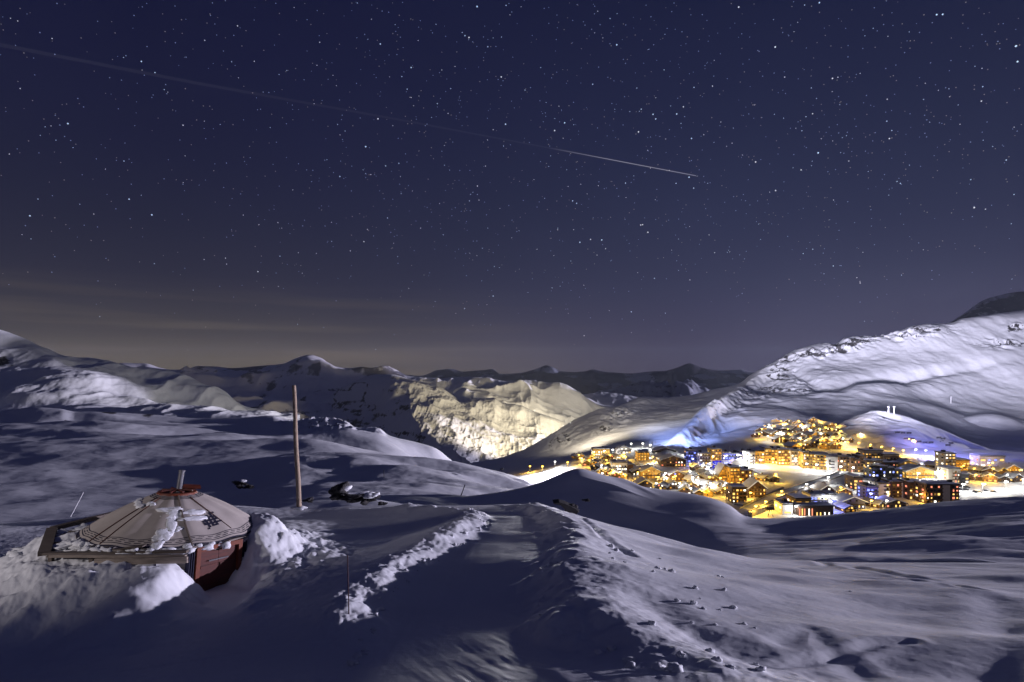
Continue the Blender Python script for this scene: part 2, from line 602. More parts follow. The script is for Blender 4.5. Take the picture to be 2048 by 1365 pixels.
# --- central lit mountain with its shadow edge
rows = [
    [(500, 1010, 1900)],
    [(500, 960, 2100), (900, 950, 2000), (1300, 960, 2100)],
    [(500, 950, 2600), (650, 900, 2600), (850, 870, 2400), (1050, 880, 2500), (1300, 930, 2600)],
    [(500, 920, 3000), (640, 840, 3000), (800, 800, 2900), (950, 830, 2850), (1300, 925, 2900)],
    [(500, 900, 3500), (580, 850, 3500), (640, 805, 3500), (700, 768, 3450), (755, 749, 3400), (782, 749, 3350), (815, 757, 3350), (850, 765, 3350), (880, 775, 3300), (905, 790, 3300), (926, 803, 3300), (945, 797, 3250), (985, 796, 3250), (1005, 806, 3250),
     (1040, 811, 3200), (1065, 822, 3200), (1095, 832, 3150), (1125, 843, 3150), (1142, 855, 3100), (1180, 890, 3100), (1240, 920, 3100), (1300, 935, 3100)],
    [(500, 830, 4000), (1300, 980, 3800)],
]
cm = Land(rows, 500, 1300, 700, [10, 60, 60, 70, 12])
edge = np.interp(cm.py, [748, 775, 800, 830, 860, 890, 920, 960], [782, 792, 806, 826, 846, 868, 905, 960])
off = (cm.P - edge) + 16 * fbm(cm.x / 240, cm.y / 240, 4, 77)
k = sstep(0.3, 1.2, cm.T) * (1 - sstep(3.6, 4.0, cm.T))
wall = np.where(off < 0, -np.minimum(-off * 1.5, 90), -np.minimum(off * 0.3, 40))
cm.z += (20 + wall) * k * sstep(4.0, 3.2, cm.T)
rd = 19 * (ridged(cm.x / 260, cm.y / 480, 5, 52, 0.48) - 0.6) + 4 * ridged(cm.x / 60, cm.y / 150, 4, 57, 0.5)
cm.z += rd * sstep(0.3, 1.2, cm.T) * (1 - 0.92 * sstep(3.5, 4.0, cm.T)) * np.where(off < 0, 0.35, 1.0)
cm.attr['rock'] = 0.0 + 0.26 * ridged(cm.x / 110, cm.z / 50, 4, 9) + np.where(off < 0, 0.25, 0)  # extra rock left of the shadow edge puts its shade into the colour
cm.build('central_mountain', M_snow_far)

# --- left hill
rows = [
    [(-500, 900, 560)],
    [(-500, 850, 640), (0, 850, 640), (400, 850, 640), (600, 850, 700)],
    [(-500, 770, 780), (0, 790, 780), (250, 805, 780), (450, 828, 780), (600, 842, 800)],
    [(-500, 690, 900), (0, 720, 900), (250, 770, 900), (450, 815, 900), (600, 845, 900)],
    [(-500, 640, 1020), (-200, 632, 1020), (0, 664, 1020), (45, 678, 1020), (85, 695, 1020), (130, 712, 1020), (190, 718, 1020), (225, 724, 1020), (275, 738, 1020), (330, 741, 1020), (365, 750, 1020), (405, 768, 1010), (450, 786, 1000),
     (475, 805, 990), (500, 815, 980), (525, 819, 980), (550, 832, 980), (600, 855, 980)],
    [(-500, 720, 1250), (600, 900, 1250)],
]
lh = Land(rows, -500, 600, 560, [10, 60, 60, 60, 12])
k = sstep(0.2, 1.2, lh.T) * (1 - 0.9 * sstep(3.6, 4.0, lh.T))
lh.z += (17 * fbm(lh.x / 130, lh.y / 120, 3, 61, 0.38) + 3.5 * (ridged(lh.x / 60, lh.y / 80, 2, 66) - 0.6)) * k + 0.8 * fbm(lh.x / 16, lh.y / 24, 4, 68, 0.55)
lh.attr['rock'] = -0.06 + 0.25 * ridged(lh.x / 50, lh.z / 16, 4, 9) + 0.7 * blob(lh, 5, 722, 22, 12)
lh.build('left_hill', M_snow_mid)

# --- left plateau and outcrop
crest = [(-500, 800, 400), (0, 822, 400), (60, 818, 400), (120, 822, 400), (150, 828, 400), (200, 826, 400), (290, 829, 400), (400, 837, 400), (480, 836, 400), (545, 832, 400), (572, 842, 390), (600, 842, 380), (650, 838, 370), (690, 845, 370), (712, 858, 365),
         (725, 860, 360), (755, 862, 350), (775, 872, 345), (830, 884, 340), (870, 896, 330), (905, 922, 330), (960, 960, 330), (1200, 1020, 330)]
rows = [
    [(-500, 1090, 60)],
    [(-500, 1050, 75), (1200, 1060, 75)],
    [(-500, 980, 120), (400, 985, 120), (800, 1000, 120), (1200, 1040, 120)],
    [(-500, 900, 200), (300, 905, 200), (600, 905, 200), (800, 940, 200), (1200, 1030, 210)],
    [(-500, 850, 300), (300, 858, 300), (600, 872, 290), (750, 890, 280), (900, 950, 290), (1200, 1025, 290)],
    crest,
    [(-500, 880, 520), (600, 905, 520), (1200, 1060, 500)],
]
lp = Land(rows, -500, 1200, 700, [6, 40, 55, 45, 50, 12])
k = sstep(0.2, 1.0, lp.T) * (1 - 0.93 * sstep(4.6, 5.0, lp.T))
lp.z += (4.6 * fbm(lp.x / 75, lp.y / 42, 3, 71, 0.35)) * k * sstep(60, 260, lp.D) + 0.22 * fbm(lp.x / 12, lp.y / 12, 3, 73) * k
oc = blob(lp, 640, 852, 75, 16) + 0.5 * blob(lp, 745, 868, 30, 8)
lp.z += oc * 3.2 * (ridged(lp.x / 12, lp.y / 12, 4, 75) - 0.5)
lp.attr['rock'] = 0.02 + 0.56 * oc * (0.6 + 0.5 * ridged(lp.x / 9, lp.z / 3, 3, 9)) + 0.75 * blob(lp, 215, 828, 26, 3) + 0.75 * blob(lp, 300, 829, 22, 2.5) + 0.6 * blob(lp, 135, 836, 14, 4)
lp.build('left_plateau', M_snow_mid)

# --- pale mound between the plateau and the village
rows = [
    [(300, 1180, 48)],
    [(300, 1130, 60), (560, 1052, 60), (1000, 1050, 60), (1150, 1120, 60), (1300, 1190, 60)],
    [(300, 1060, 90), (560, 1004, 90), (700, 1000, 90), (900, 1003, 90), (1050, 1030, 90), (1300, 1190, 90)],
    [(300, 1015, 130), (450, 975, 130), (600, 950, 130), (800, 955, 130), (950, 972, 130), (1060, 995, 130), (1300, 1150, 130)],
    [(300, 965, 190), (420, 940, 190), (520, 918, 190), (620, 905, 190), (700, 905, 190), (800, 912, 190), (905, 924, 190), (960, 935, 190), (1000, 944, 190), (1040, 955, 190), (1066, 966, 190), (1100, 985, 190), (1150, 1020, 190), (1300, 1110, 190)],
    [(300, 1010, 250), (1300, 1150, 250)],
]
pm = Land(rows, 300, 1300, 520, [6, 50, 60, 60, 12], soft=3)
k = sstep(0.2, 1.0, pm.T) * (1 - 0.9 * sstep(3.6, 4.0, pm.T))
pm.z += (1.5 * fbm(pm.x / 24, pm.y / 18, 3, 81, 0.38)) * k + 0.07 * fbm(pm.x / 3.5, pm.y / 4.5, 3, 83)
pm.attr['rock'] = -0.1 + 0.0 * pm.x
pm.build('pale_mound', M_snow_mid)

# ================================================================== village side
vcrest = [(800, 960, 1300), (945, 926, 1300), (1000, 915, 1300), (1030, 905, 1300), (1060, 893, 1300), (1090, 876, 1300), (1140, 850, 1300), (1165, 838, 1300), (1200, 822, 1320), (1225, 818, 1340), (1250, 808, 1380), (1290, 793, 1420), (1330, 795, 1440), (1380, 790, 1450),
          (1430, 778, 1460), (1480, 768, 1470), (1500, 752, 1480), (1530, 736, 1480), (1560, 722, 1480), (1585, 706, 1480), (1610, 696, 1480), (1650, 688, 1490), (1670, 690, 1490), (1690, 676, 1490), (1750, 674, 1500), (1800, 664, 1500), (1820, 655, 1500), (1860, 649, 1510), (1900, 646, 1520), (1930, 636, 1540),
          (1980, 630, 1560), (2048, 620, 1600), (2200, 590, 1600), (2500, 640, 1600)]
rows = [
    [(800, 1090, 330)],
    [(800, 1050, 400), (1100, 1030, 400), (1500, 1033, 400), (2048, 1030, 400), (2500, 1030, 400)],
    [(800, 1000, 520), (1100, 962, 520), (1500, 958, 520), (2048, 955, 520), (2500, 950, 520)],
    [(800, 980, 660), (1050, 945, 660), (1200, 918, 630), (1500, 905, 620), (1800, 905, 620), (2048, 915, 620), (2500, 900, 620)],
    [(800, 965, 800), (1050, 930, 800), (1200, 898, 760), (1350, 880, 720), (1500, 872, 720), (1650, 862, 720), (1800, 868, 740), (2048, 890, 740), (2500, 860, 740)],
    [(800, 962, 950), (1050, 918, 950), (1200, 870, 900), (1350, 850, 850), (1500, 838, 820), (1650, 832, 820), (1800, 835, 850), (2048, 860, 880), (2500, 800, 880)],
    [(800, 961, 1100), (1050, 905, 1130), (1200, 845, 1150), (1350, 822, 1100), (1500, 800, 1050), (1650, 790, 1050), (1800, 790, 1100), (2048, 800, 1150), (2500, 740, 1150)],
    [(800, 960.5, 1200), (1050, 899, 1220), (1200, 833, 1240), (1350, 806, 1280), (1500, 782, 1300), (1650, 740, 1320), (1800, 715, 1340), (2048, 690, 1400), (2500, 690, 1400)],
    vcrest,
    [(800, 1000, 1800), (1500, 840, 1900), (2500, 720, 1900)],
]
vl = Land(rows, 800, 2500, 860, [8, 34, 40, 40, 40, 50, 60, 60, 10])
k = sstep(3.4, 5.0, vl.T) * (1 - 0.93 * sstep(7.5, 8.0, vl.T))
vl.z += (9 * fbm(vl.x / 170, vl.y / 260, 2, 91, 0.3) + 1.2 * (ridged(vl.x / 90, vl.y / 160, 2, 95) - 0.6)) * k
vl.z += 0.8 * fbm(vl.x / 25, vl.y / 25, 3, 96) * sstep(1, 3, vl.T)
# terrace folds below the summit and the gully behind the upper hamlet
vl.z += 14 * blob(vl, 1790, 782, 90, 13, -4) - 14 * blob(vl, 1760, 758, 190, 9, -8) - 11 * blob(vl, 1640, 770, 60, 8, 20)
vl.z += 22 * blob(vl, 1450, 815, 120, 12, -38) - 10 * blob(vl, 1380, 868, 140, 5, -6)
vl.z += 0.9 * fbm(vl.x / 22, vl.y / 34, 4, 98, 0.55) * sstep(4.5, 6, vl.T) * (1 - 0.6 * sstep(7.5, 8, vl.T))
rk = (0.1 * blob(vl, 1600, 760, 110, 50, -35) + 0.5 * blob(vl, 1420, 850, 70, 25, -38) + 0.95 * blob(vl, 1660, 700, 130, 13, -14) + 0.9 * blob(vl, 1840, 666, 75, 12, -6) + 1.1 * blob(vl, 2010, 686, 55, 10, 2) + 0.9 * blob(vl, 2030, 655, 26, 10) + 0.5 * blob(vl, 1560, 755, 34, 22, -50)
      + 0.55 * blob(vl, 1600, 772, 34, 18) + 0.75 * blob(vl, 1225, 845, 55, 16, -32) + 0.7 * blob(vl, 1120, 880, 40, 14, -25) + 0.5 * blob(vl, 1510, 790, 60, 20, -30))
vl.z += rk * 7 * (ridged(vl.x / 24, vl.y / 30, 4, 99) - 0.7)
vl.attr['rock'] = -0.12 + rk * (0.42 + 0.42 * ridged(vl.x / 26, vl.z / 9, 4, 9)) + 0.2 * ridged(vl.x / 30, vl.z / 10, 4, 19) * sstep(4.5, 6, vl.T)
vl.build('valley_floor', M_snow_vill, t1=4.4)
vl.build('right_mountain', M_snow_mid, t0=4.4)

# knoll right of the upper hamlet, with a crest that falls to the right
rows = [
    [(1560, 960, 560)],
    [(1560, 925, 610), (1800, 925, 600), (2048, 945, 560), (2300, 965, 560)],
    [(1560, 905, 660), (1700, 885, 660), (1850, 890, 650), (2000, 922, 620), (2300, 962, 600)],
    [(1560, 895, 720), (1700, 855, 710), (1800, 850, 700), (1900, 880, 690), (2000, 912, 660), (2300, 962, 640)],
    [(1560, 890, 760), (1640, 872, 760), (1690, 842, 760), (1725, 828, 760), (1755, 821, 760), (1785, 826, 750), (1815, 835, 740), (1850, 848, 730), (1890, 862, 720), (1930, 880, 700), (1975, 898, 690), (2015, 916, 680), (2060, 935, 670), (2300, 975, 660)],
    [(1560, 960, 830), (2300, 1010, 760)],
]
kn = Land(rows, 1560, 2300, 340, [6, 30, 40, 40, 10])
kn.z += (2.6 * fbm(kn.x / 45, kn.y / 45, 4, 101)) * (1 - 0.9 * sstep(3.5, 4, kn.T)) + 0.5 * fbm(kn.x / 9, kn.y / 9, 2, 103)
kn.attr['rock'] = -0.1 + 0.9 * blob(kn, 1770, 836, 10, 4) + 0.75 * blob(kn, 1885, 883, 10, 4, -30)
kn.build('hamlet_knoll', M_snow_mid)

rows = [
    [(1780, 980, 720)],
    [(1780, 940, 780), (2400, 930, 780)],
    [(1780, 900, 860), (1900, 880, 860), (2000, 868, 860), (2400, 900, 860)],
    [(1780, 880, 930), (1860, 856, 930), (1920, 838, 930), (1960, 829, 930), (1985, 828, 930), (2048, 842, 930), (2120, 858, 930), (2400, 900, 930)],
    [(1780, 930, 1050), (2400, 960, 1050)],
]
kd = Land(rows, 1780, 2400, 220, [6, 30, 40, 10])
kd.z += (3.0 * fbm(kd.x / 60, kd.y / 60, 4, 107)) * (1 - 0.9 * sstep(2.5, 3, kd.T))
kd.attr['rock'] = -0.2 + 0 * kd.x
kd.build('rounded_dome_hill', M_snow_mid)

# ================================================================== dark saddle before the village
rows = [
    [(600, 1150, 36)],
    [(600, 1100, 40), (900, 1100, 60), (1150, 1110, 64), (1350, 1135, 58), (1500, 1130, 38), (1800, 1135, 35), (2100, 1140, 34), (2600, 1140, 34)],
    [(600, 1060, 60), (900, 1045, 76), (1150, 1050, 78), (1350, 1080, 70), (1500, 1102, 52), (1800, 1092, 50), (2100, 1075, 50), (2600, 1070, 50)],
    [(600, 1060, 80), (850, 1016, 90), (1000, 1002, 90), (1150, 988, 89), (1300, 1018, 82), (1450, 1055, 72), (1600, 1064, 70), (1850, 1042, 70), (2100, 1025, 70), (2600, 1015, 70)],
    [(600, 1060, 99), (780, 1010, 99), (860, 1001, 99), (940, 992, 99), (1000, 984, 99), (1050, 974, 99), (1090, 962, 99), (1125, 946, 99), (1155, 937, 99), (1200, 948, 99), (1240, 961, 99), (1280, 973, 99), (1330, 980, 98), (1400, 991, 93), (1435, 1000, 90), (1465, 1014, 88), (1488, 1033, 86),
     (1530, 1037, 85), (1600, 1035, 84), (1680, 1028, 84), (1760, 1020, 84), (1850, 1008, 84), (1950, 999, 84), (2048, 993, 84), (2300, 985, 84), (2600, 985, 84)],
    [(600, 1120, 130), (1160, 1040, 130), (1500, 1100, 130), (2600, 1060, 130)],
    [(600, 1120, 300), (2600, 1090, 300)],
]
sd_ = Land(rows, 600, 2600, 860, [6, 50, 50, 60, 12, 6], soft=5)
k = sstep(0, 1.2, sd_.T) * (1 - 0.95 * sstep(3.5, 4.0, sd_.T))
sd_.z += (0.38 * fbm(sd_.x / 12, sd_.y / 5, 3, 111, 0.42)) * k * sstep(1300, 1600, sd_.P) + 0.04 * fbm(sd_.x / 2.5, sd_.y / 1.5, 3, 113) * sstep(1300, 1600, sd_.P)
# runnels on the right, and the bright furrows on the mound's right foot
sd_.z += 0.25 * np.maximum(0, vnoise(sd_.x / 9, sd_.y / 1.7, 117)) * sstep(1500, 1700, sd_.P) * k
sd_.z += 0.5 * blob(sd_, 1255, 966, 40, 3, 22) + 0.35 * blob(sd_, 1230, 975, 40, 2, 18)
sd_.attr['rock'] = -0.2 + 1.1 * blob(sd_, 1238, 958, 14, 3, 12)
sd_.build('snow_saddle', M_snow_near)

# ================================================================== near ground
rows = [
    [(-700, 2400, 1.2)],
    [(-700, 1560, 5.0)],
    [(-700, 1362, 8.0), (0, 1362, 8.0), (900, 1362, 8.0), (1400, 1368, 8.0), (2048, 1390, 8.0), (2800, 1390, 8.0)],
    [(-700, 1285, 10.0), (300, 1282, 10.0), (900, 1285, 10.0), (1200, 1292, 10.0), (1500, 1310, 10.0), (2048, 1322, 10.0), (2800, 1325, 10.0)],
    [(-700, 1205, 13.0), (300, 1205, 13.0), (900, 1200, 13.0), (1150, 1200, 13.0), (1350, 1228, 13.0), (1600, 1248, 13.0), (2048, 1255, 13.0), (2800, 1255, 13.0)],
    [(-700, 1138, 17.0), (300, 1138, 17.0), (900, 1125, 17.0), (1150, 1122, 17.0), (1250, 1138, 17.0), (1450, 1172, 17.0), (1700, 1195, 17.0), (2048, 1195, 17.0), (2800, 1190, 17.0)],
    [(-700, 1090, 22.0), (300, 1085, 22.0), (600, 1072, 22.0), (900, 1070, 22.0), (1100, 1070, 22.0), (1200, 1084, 22.0), (1350, 1120, 22.0), (1550, 1152, 22.0), (2048, 1158, 22.0), (2800, 1150, 22.0)],
    [(-700, 1060, 28.0), (300, 1045, 28.0), (600, 1035, 28.0), (900, 1035, 28.0), (1050, 1030, 28.0), (1150, 1044, 28.0), (1250, 1066, 28.0), (1400, 1106, 28.0), (1550, 1130, 28.0), (2048, 1136, 28.0), (2800, 1125, 28.0)],
    [(-700, 1055, 34.0), (0, 1040, 34.0), (150, 1030, 34.0), (300, 1010, 34.0), (450, 1004, 34.0), (600, 1013, 34.0), (700, 1006, 34.0), (800, 1004, 34.0), (900, 1007, 34.0), (1000, 1009, 34.0), (1050, 1013, 34.0), (1100, 1023, 34.0), (1200, 1048, 34.0), (1300, 1074, 34.0), (1400, 1103, 34.0), (1460, 1117, 34.0), (1600, 1124, 34.0), (2048, 1126, 34.0), (2800, 1115, 34.0)],
    [(-700, 1080, 44.0), (300, 1050, 44.0), (600, 1060, 44.0), (1000, 1050, 44.0), (1200, 1100, 44.0), (1400, 1150, 44.0), (2048, 1140, 44.0), (2800, 1140, 44.0)],
]
ng = Land(rows, -700, 2800, 1250, [6, 16, 70, 80, 80, 60, 50, 34, 8])


def NG(px, py):
    p = ng.seen(px, py)
    return (p[0], p[1])


X, Y, Z = ng.x, ng.y, ng.z.copy()
k_cr = 1 - 0.9 * sstep(7.3, 8.0, ng.T)
# broad wind drift
ng.z += 0.08 * fbm(X / 5.5, Y / 3.2, 3, 121, 0.4) * k_cr
ng.z += 0.085 * np.clip(X - 2.0, -12, 0) * sstep(18, 10, Y) + 0.03 * np.clip(X - 1, -7, 0) * sstep(12, 17, Y)  # ground tilted left to bring the foreground and track into shade
# left bank of the track
lb_px = [(700, 1300), (728, 1258), (752, 1210), (802, 1162), (862, 1122), (915, 1090), (955, 1062), (972, 1046), (955, 1033), (900, 1024), (840, 1020)]
lb = [NG(*q) for q in lb_px]
d, s, al = seg_dist(X, Y, lb)
sdl = d * s                                   # + on the track side
nb = 0.22 * fbm(X / 1.3, Y / 1.3, 5, 131, 0.6) 
face = sstep(0.55, -0.6, sdl + nb * 0.7)
fade = sstep(60, 25, np.abs(al - 0) * 0 + d * 2.2) * sstep(-0.1, 2.8, al)
lip = np.exp(-((sdl + 0.55) / 0.5) ** 2)
ng.z += (0.27 * face * np.exp(-np.maximum(0, -sdl - 0.9) / 2.6) + 0.06 * lip * (1 + 1.2 * fbm(X / 0.9, Y / 0.9, 5, 133, 0.7))) * fade * k_cr
ng.z += 0.20 * np.exp(-np.maximum(0, sdl - 0.1) / 0.8) * np.exp(-np.maximum(0, -sdl - 0.9) / 2.6) * fade * k_cr
# right bank of the track
rb_px = [(1400, 1390), (1290, 1352), (1200, 1318), (1105, 1285), (1065, 1240), (1058, 1195), (1078, 1150), (1105, 1105), (1102, 1070), (1075, 1038), (1035, 1016), (1000, 1010)]
rb = [NG(*q) for q in rb_px]
d, s, al2 = seg_dist(X, Y, rb)
sdr = d * s                                   # + on the slope side
nb = 0.3 * fbm(X / 0.8, Y / 0.8, 4, 141)
face = sstep(-0.5, 1.0, sdr + nb)
rough = np.exp(-((sdr - 1.4) / 1.5) ** 2)
ng.z += (0.50 * (0.3 + 0.7 * sstep(8.6, 11.5, Y)) * face * np.exp(-np.maximum(0, sdr - 0.9) / 5.5) + 0.04 * rough * fbm(X / 0.7, Y / 0.5, 4, 143)) * k_cr
# old ploughed ruts low in the middle
rut = blob(ng, 1010, 1330, 190, 75)
ng.z += 0.045 * rut * fbm(X / 0.6 + Y / 1.2, Y / 2.2, 4, 151)
# the track's own comb marks
trk = sstep(0.1, 0.6, sdl) * sstep(-0.1, -0.6, sdr)
ng.z += 0.0025 * trk * vnoise(X / 0.12, Y / 2.5, 145)
# bright drift on the right: long swells and wind ripple, plus the ski track
rs = sstep(0.8, 2.5, sdr)
ng.z += rs * (0.17 * fbm(X / 6 + Y / 9, Y / 3.4 - X / 12, 3, 161, 0.35) + 0.010 * vnoise(X / 1.6 + Y * 0.5, Y / 0.5 - X * 0.5, 163)) * k_cr
for pts, wd, dp in (([(1120, 1030), (1150, 1045), (1180, 1065), (1200, 1085), (1215, 1100), (1240, 1115), (1262, 1127)], 0.20, 0.16),
                    ([(1180, 1068), (1195, 1085), (1207, 1102), (1232, 1112)], 0.12, 0.1),
                    ([(1370, 1105), (1480, 1128), (1600, 1148), (1700, 1158), (1830, 1164), (1960, 1190)], 0.22, 0.13),
                    ([(1560, 1115), (1660, 1130), (1760, 1145), (1860, 1160)], 0.3, 0.12),
                    ([(1290, 1240), (1340, 1272), (1400, 1300), (1450, 1312)], 0.5, 0.16),
                    ([(1450, 1335), (1560, 1328), (1660, 1318), (1760, 1300), (1820, 1298)], 0.14, 0.09),
                    ([(1560, 1300), (1620, 1282), (1680, 1320), (1730, 1345)], 0.22, 0.06),
                    ([(1985, 1205), (2005, 1230), (2015, 1270), (2012, 1320), (1995, 1375)], 0.45, 0.10)):
    d3, s3, _ = seg_dist(X, Y, [NG(*q) for q in pts])
    dp *= 0.45
    ng.z += (-dp * np.exp(-(d3 / wd) ** 2) + dp * 0.5 * np.exp(-((d3 - wd * 1.9) / wd) ** 2))
# stake line hollow, churned heap right of the yurt
YX, YY, YZ = W(349, 1056, 17.0)
hp = blob(ng, 560, 1105, 70, 45) + 0.7 * blob(ng, 505, 1170, 40, 45) + 0.45 * blob(ng, 650, 1120, 80, 60)
ng.z += hp * (0.42 + 0.20 * fbm(X / 0.9, Y / 0.9, 5, 171, 0.6))
# platform of snow packed round the yurt, with the doorway trench cut into it
rr = np.hypot(X - YX, Y - YY)
tilt = 0.06 * (X - YX)
qx = ((X - YX) * math.cos(R(31)) + (Y - YY) * math.sin(R(31)))       # sideways as the camera sees the yurt
pack_l = sstep(6.2, 2.9, rr + 0.35 * fbm(X / 1.1, Y / 1.1, 3, 189)) * sstep(1.3, -0.5, qx)
target = YZ - 0.22 + tilt * 0.6
ng.z += np.maximum(0, target - ng.z) * pack_l
pack_r = sstep(3.7, 2.35, rr) * (1 - sstep(1.2, -0.6, qx))
ng.z += np.maximum(0, YZ - 0.15 + tilt * 0.5 - ng.z) * pack_r * 0.92
# ledge of broken snow running left from the yurt's deck
led = blob(ng, 90, 1140, 260, 42) * sstep(1215, 1150, ng.py)
ng.z += 0.24 * led + 0.09 * led * fbm(X / 0.45, Y / 0.35, 4, 181)
tr = [NG(*q) for q in [(432, 1120), (437, 1165), (415, 1205), (300, 1260)]]
DX, DY = YX + 2.3 * math.cos(R(-31)), YY + 2.3 * math.sin(R(-31))
td, ts, ta = seg_dist(X, Y, [(YX + 1.2, YY - 0.7), (DX + 0.55, DY - 0.5), (DX + 0.8, DY - 1.8), (DX + 0.4, DY - 3.6)])
ng.z -= sstep(1.25, 0.35, td + 0.12 * fbm(X / 0.5, Y / 0.5, 3, 185)) * np.clip(ng.z - (YZ - 1.30), 0, 3) * sstep(4.4, 2.0, ta)
# lumpy packed snow round the yurt
ng.z += 0.24 * blob(ng, 560, 1125, 70, 50) * (1 + 0.25 * fbm(X / 0.8, Y / 0.8, 4, 186, 0.6)) * sstep(0.7, 1.5, td)
nr_ = sstep(6.5, 3.0, rr) * sstep(1.0, 2.0, td)
ng.z += nr_ * (0.07 * fbm(X / 0.45, Y / 0.45, 4, 187, 0.6) + 0.10 * vnoise(X / 1.3, Y / 1.1, 188))
# fine crumble everywhere that is not groomed
ng.z += 0.009 * fbm(X / 0.22, Y / 0.22, 3, 191) * (1 - trk) * (1 - 0.6 * rs)
ng.attr['rock'] = np.full(X.shape, -0.3)
ng.build('near_snow', M_snow_near)
# ================================================================== added unseen spots standing in for resort and valley town light
def added_spot(loc, target, power, col, cone, radius=12.0, blend=0.9):
    d = bpy.data.lights.new('unseen_spot', 'SPOT')
    d.energy = power; d.color = col; d.spot_size = R(cone); d.spot_blend = blend; d.shadow_soft_size = radius
    o = bpy.data.objects.new('unseen_spot', d)
    C.objects.link(o)
    o.location = loc
    o.rotation_euler = (Vector(target) - Vector(loc)).to_track_quat('-Z', 'Y').to_euler()
    return o


def up(p, h):
    return (p[0], p[1], p[2] + h)


for (pa, pb_, Db, pw) in ((1420, 1540, 1300, 20e6), (1560, 1640, 1400, 26e6), (1700, 1760, 1450, 30e6), (1800, 1870, 1450, 30e6), (1930, 1990, 1500, 32e6), (2100, 2130, 1500, 32e6)):
    added_spot(up(W(pa, 965, 480), 45), (W(pb_, 640, Db)[0], Db, 150 if pa > 1500 else 90), pw * 1.35, (0.84, 0.80, 1.0), 27, 18, 0.7)
added_spot(up(W(1330, 905, 640), 25), W(1430, 860, 860), 1.5e6, (0.35, 0.45, 1.0), 70, 12)
added_spot(up(W(1870, 925, 560), 20), W(1950, 885, 720), 1.1e6, (0.28, 0.28, 1.0), 80, 10)
added_spot(up(W(1130, 938, 690), 60), W(1240, 800, 1250), 5e6, (1.0, 0.84, 0.6), 62, 15)
added_spot(W(1330, 868, 2500), W(960, 800, 3300), 32e6, (1.0, 0.84, 0.55), 60, 40)
added_spot(up(W(1240, 905, 700), 60), W(1400, 770, 1200), 2.5e6, (0.9, 0.86, 0.9), 55, 15)
added_spot(W(1250, 862, 2000), W(930, 835, 2900), 52e6, (1.0, 0.82, 0.50), 80, 60)
added_spot(W(1420, 858, 2700), W(1080, 790, 3700), 26e6, (1.0, 0.86, 0.62), 60, 40)
added_spot(up(W(1180, 900, 700), 50), W(330, 790, 850), 6e6, (1.0, 0.93, 0.82), 45, 20)
added_spot(up(W(1100, 925, 700), 40), W(780, 925, 230), 4.5e6, (0.95, 0.92, 1.0), 60, 10)

# ================================================================== village
M_wood_d = simple('dark_timber', (0.10, 0.055, 0.035), 0.8, noise=0.5, scale=1.2)
M_wood_m = simple('brown_timber', (0.20, 0.11, 0.06), 0.8, noise=0.4, scale=1.2)
M_ochre = simple('amber_lit_render', (0.58, 0.36, 0.09), 0.85, noise=0.2, scale=0.6)  # yellow of the lamplight put into the wall colour
M_cream = simple('cream_render', (0.62, 0.55, 0.45), 0.85, noise=0.15, scale=0.6)
M_white = simple('white_render', (0.72, 0.72, 0.74), 0.85, noise=0.1, scale=0.6)
M_dark = simple('dark_cladding', (0.045, 0.045, 0.06), 0.7, noise=0.3, scale=0.8)
M_blue = simple('blue_lit_cladding', (0.08, 0.10, 0.42), 0.6, noise=0.2, scale=0.8)  # blue of the lit walls put into their colour
M_roof = simple('dark_roof', (0.035, 0.035, 0.045), 0.7, noise=0.3, scale=0.8)
M_rsnow = simple('roof_snow', (0.72, 0.74, 0.80), 0.7, noise=0.12, scale=0.5, bump=0.1)
M_conc = simple('concrete', (0.30, 0.29, 0.28), 0.9, noise=0.3, scale=0.5)
M_steel = simple('galvanised_steel', (0.45, 0.46, 0.48), 0.45, metal=0.6, noise=0.2, scale=5)
M_glassd = simple('dark_window', (0.02, 0.022, 0.03), 0.15)
G_warm = glow('window_warm', (1.0, 0.62, 0.16), 1.7)
G_amber = glow('window_amber', (1.0, 0.45, 0.05), 1.0)
G_white = glow('window_white', (1.0, 0.93, 0.78), 2.4)
G_red = glow('window_reddish', (1.0, 0.30, 0.16), 1.4)
G_blue = glow('light_blue', (0.25, 0.32, 1.0), 2.0)
G_dim = glow('window_dim', (0.6, 0.33, 0.08), 0.35)
G_eave = glow('festoon_white', (1.0, 0.9, 0.72), 0.8)
G_gold = glow('festoon_gold', (1.0, 0.66, 0.14), 0.9)
WIN = {'w': G_warm, 'a': G_amber, 'i': G_white, 'r': G_red, 'b': G_blue, 'd': G_dim, 'k': M_glassd}
MATS = dict(wood_d=M_wood_d, wood_m=M_wood_m, ochre=M_ochre, cream=M_cream, white=M_white, dark=M_dark, blue=M_blue)

pane_mesh = {}


def pane(key, wd, ht):
    kk = (key, round(wd, 1), round(ht, 1))
    if kk not in pane_mesh:
        pane_mesh[kk] = MB().box(-wd / 2, wd / 2, -0.12, 0.0, -ht / 2, ht / 2).mesh('window', WIN[key])
    return pane_mesh[kk]


def pick(r, mix):
    t = r.random() * sum(v for _, v in mix)
    for k_, v in mix:
        t -= v
        if t <= 0:
            return k_
    return mix[-1][0]


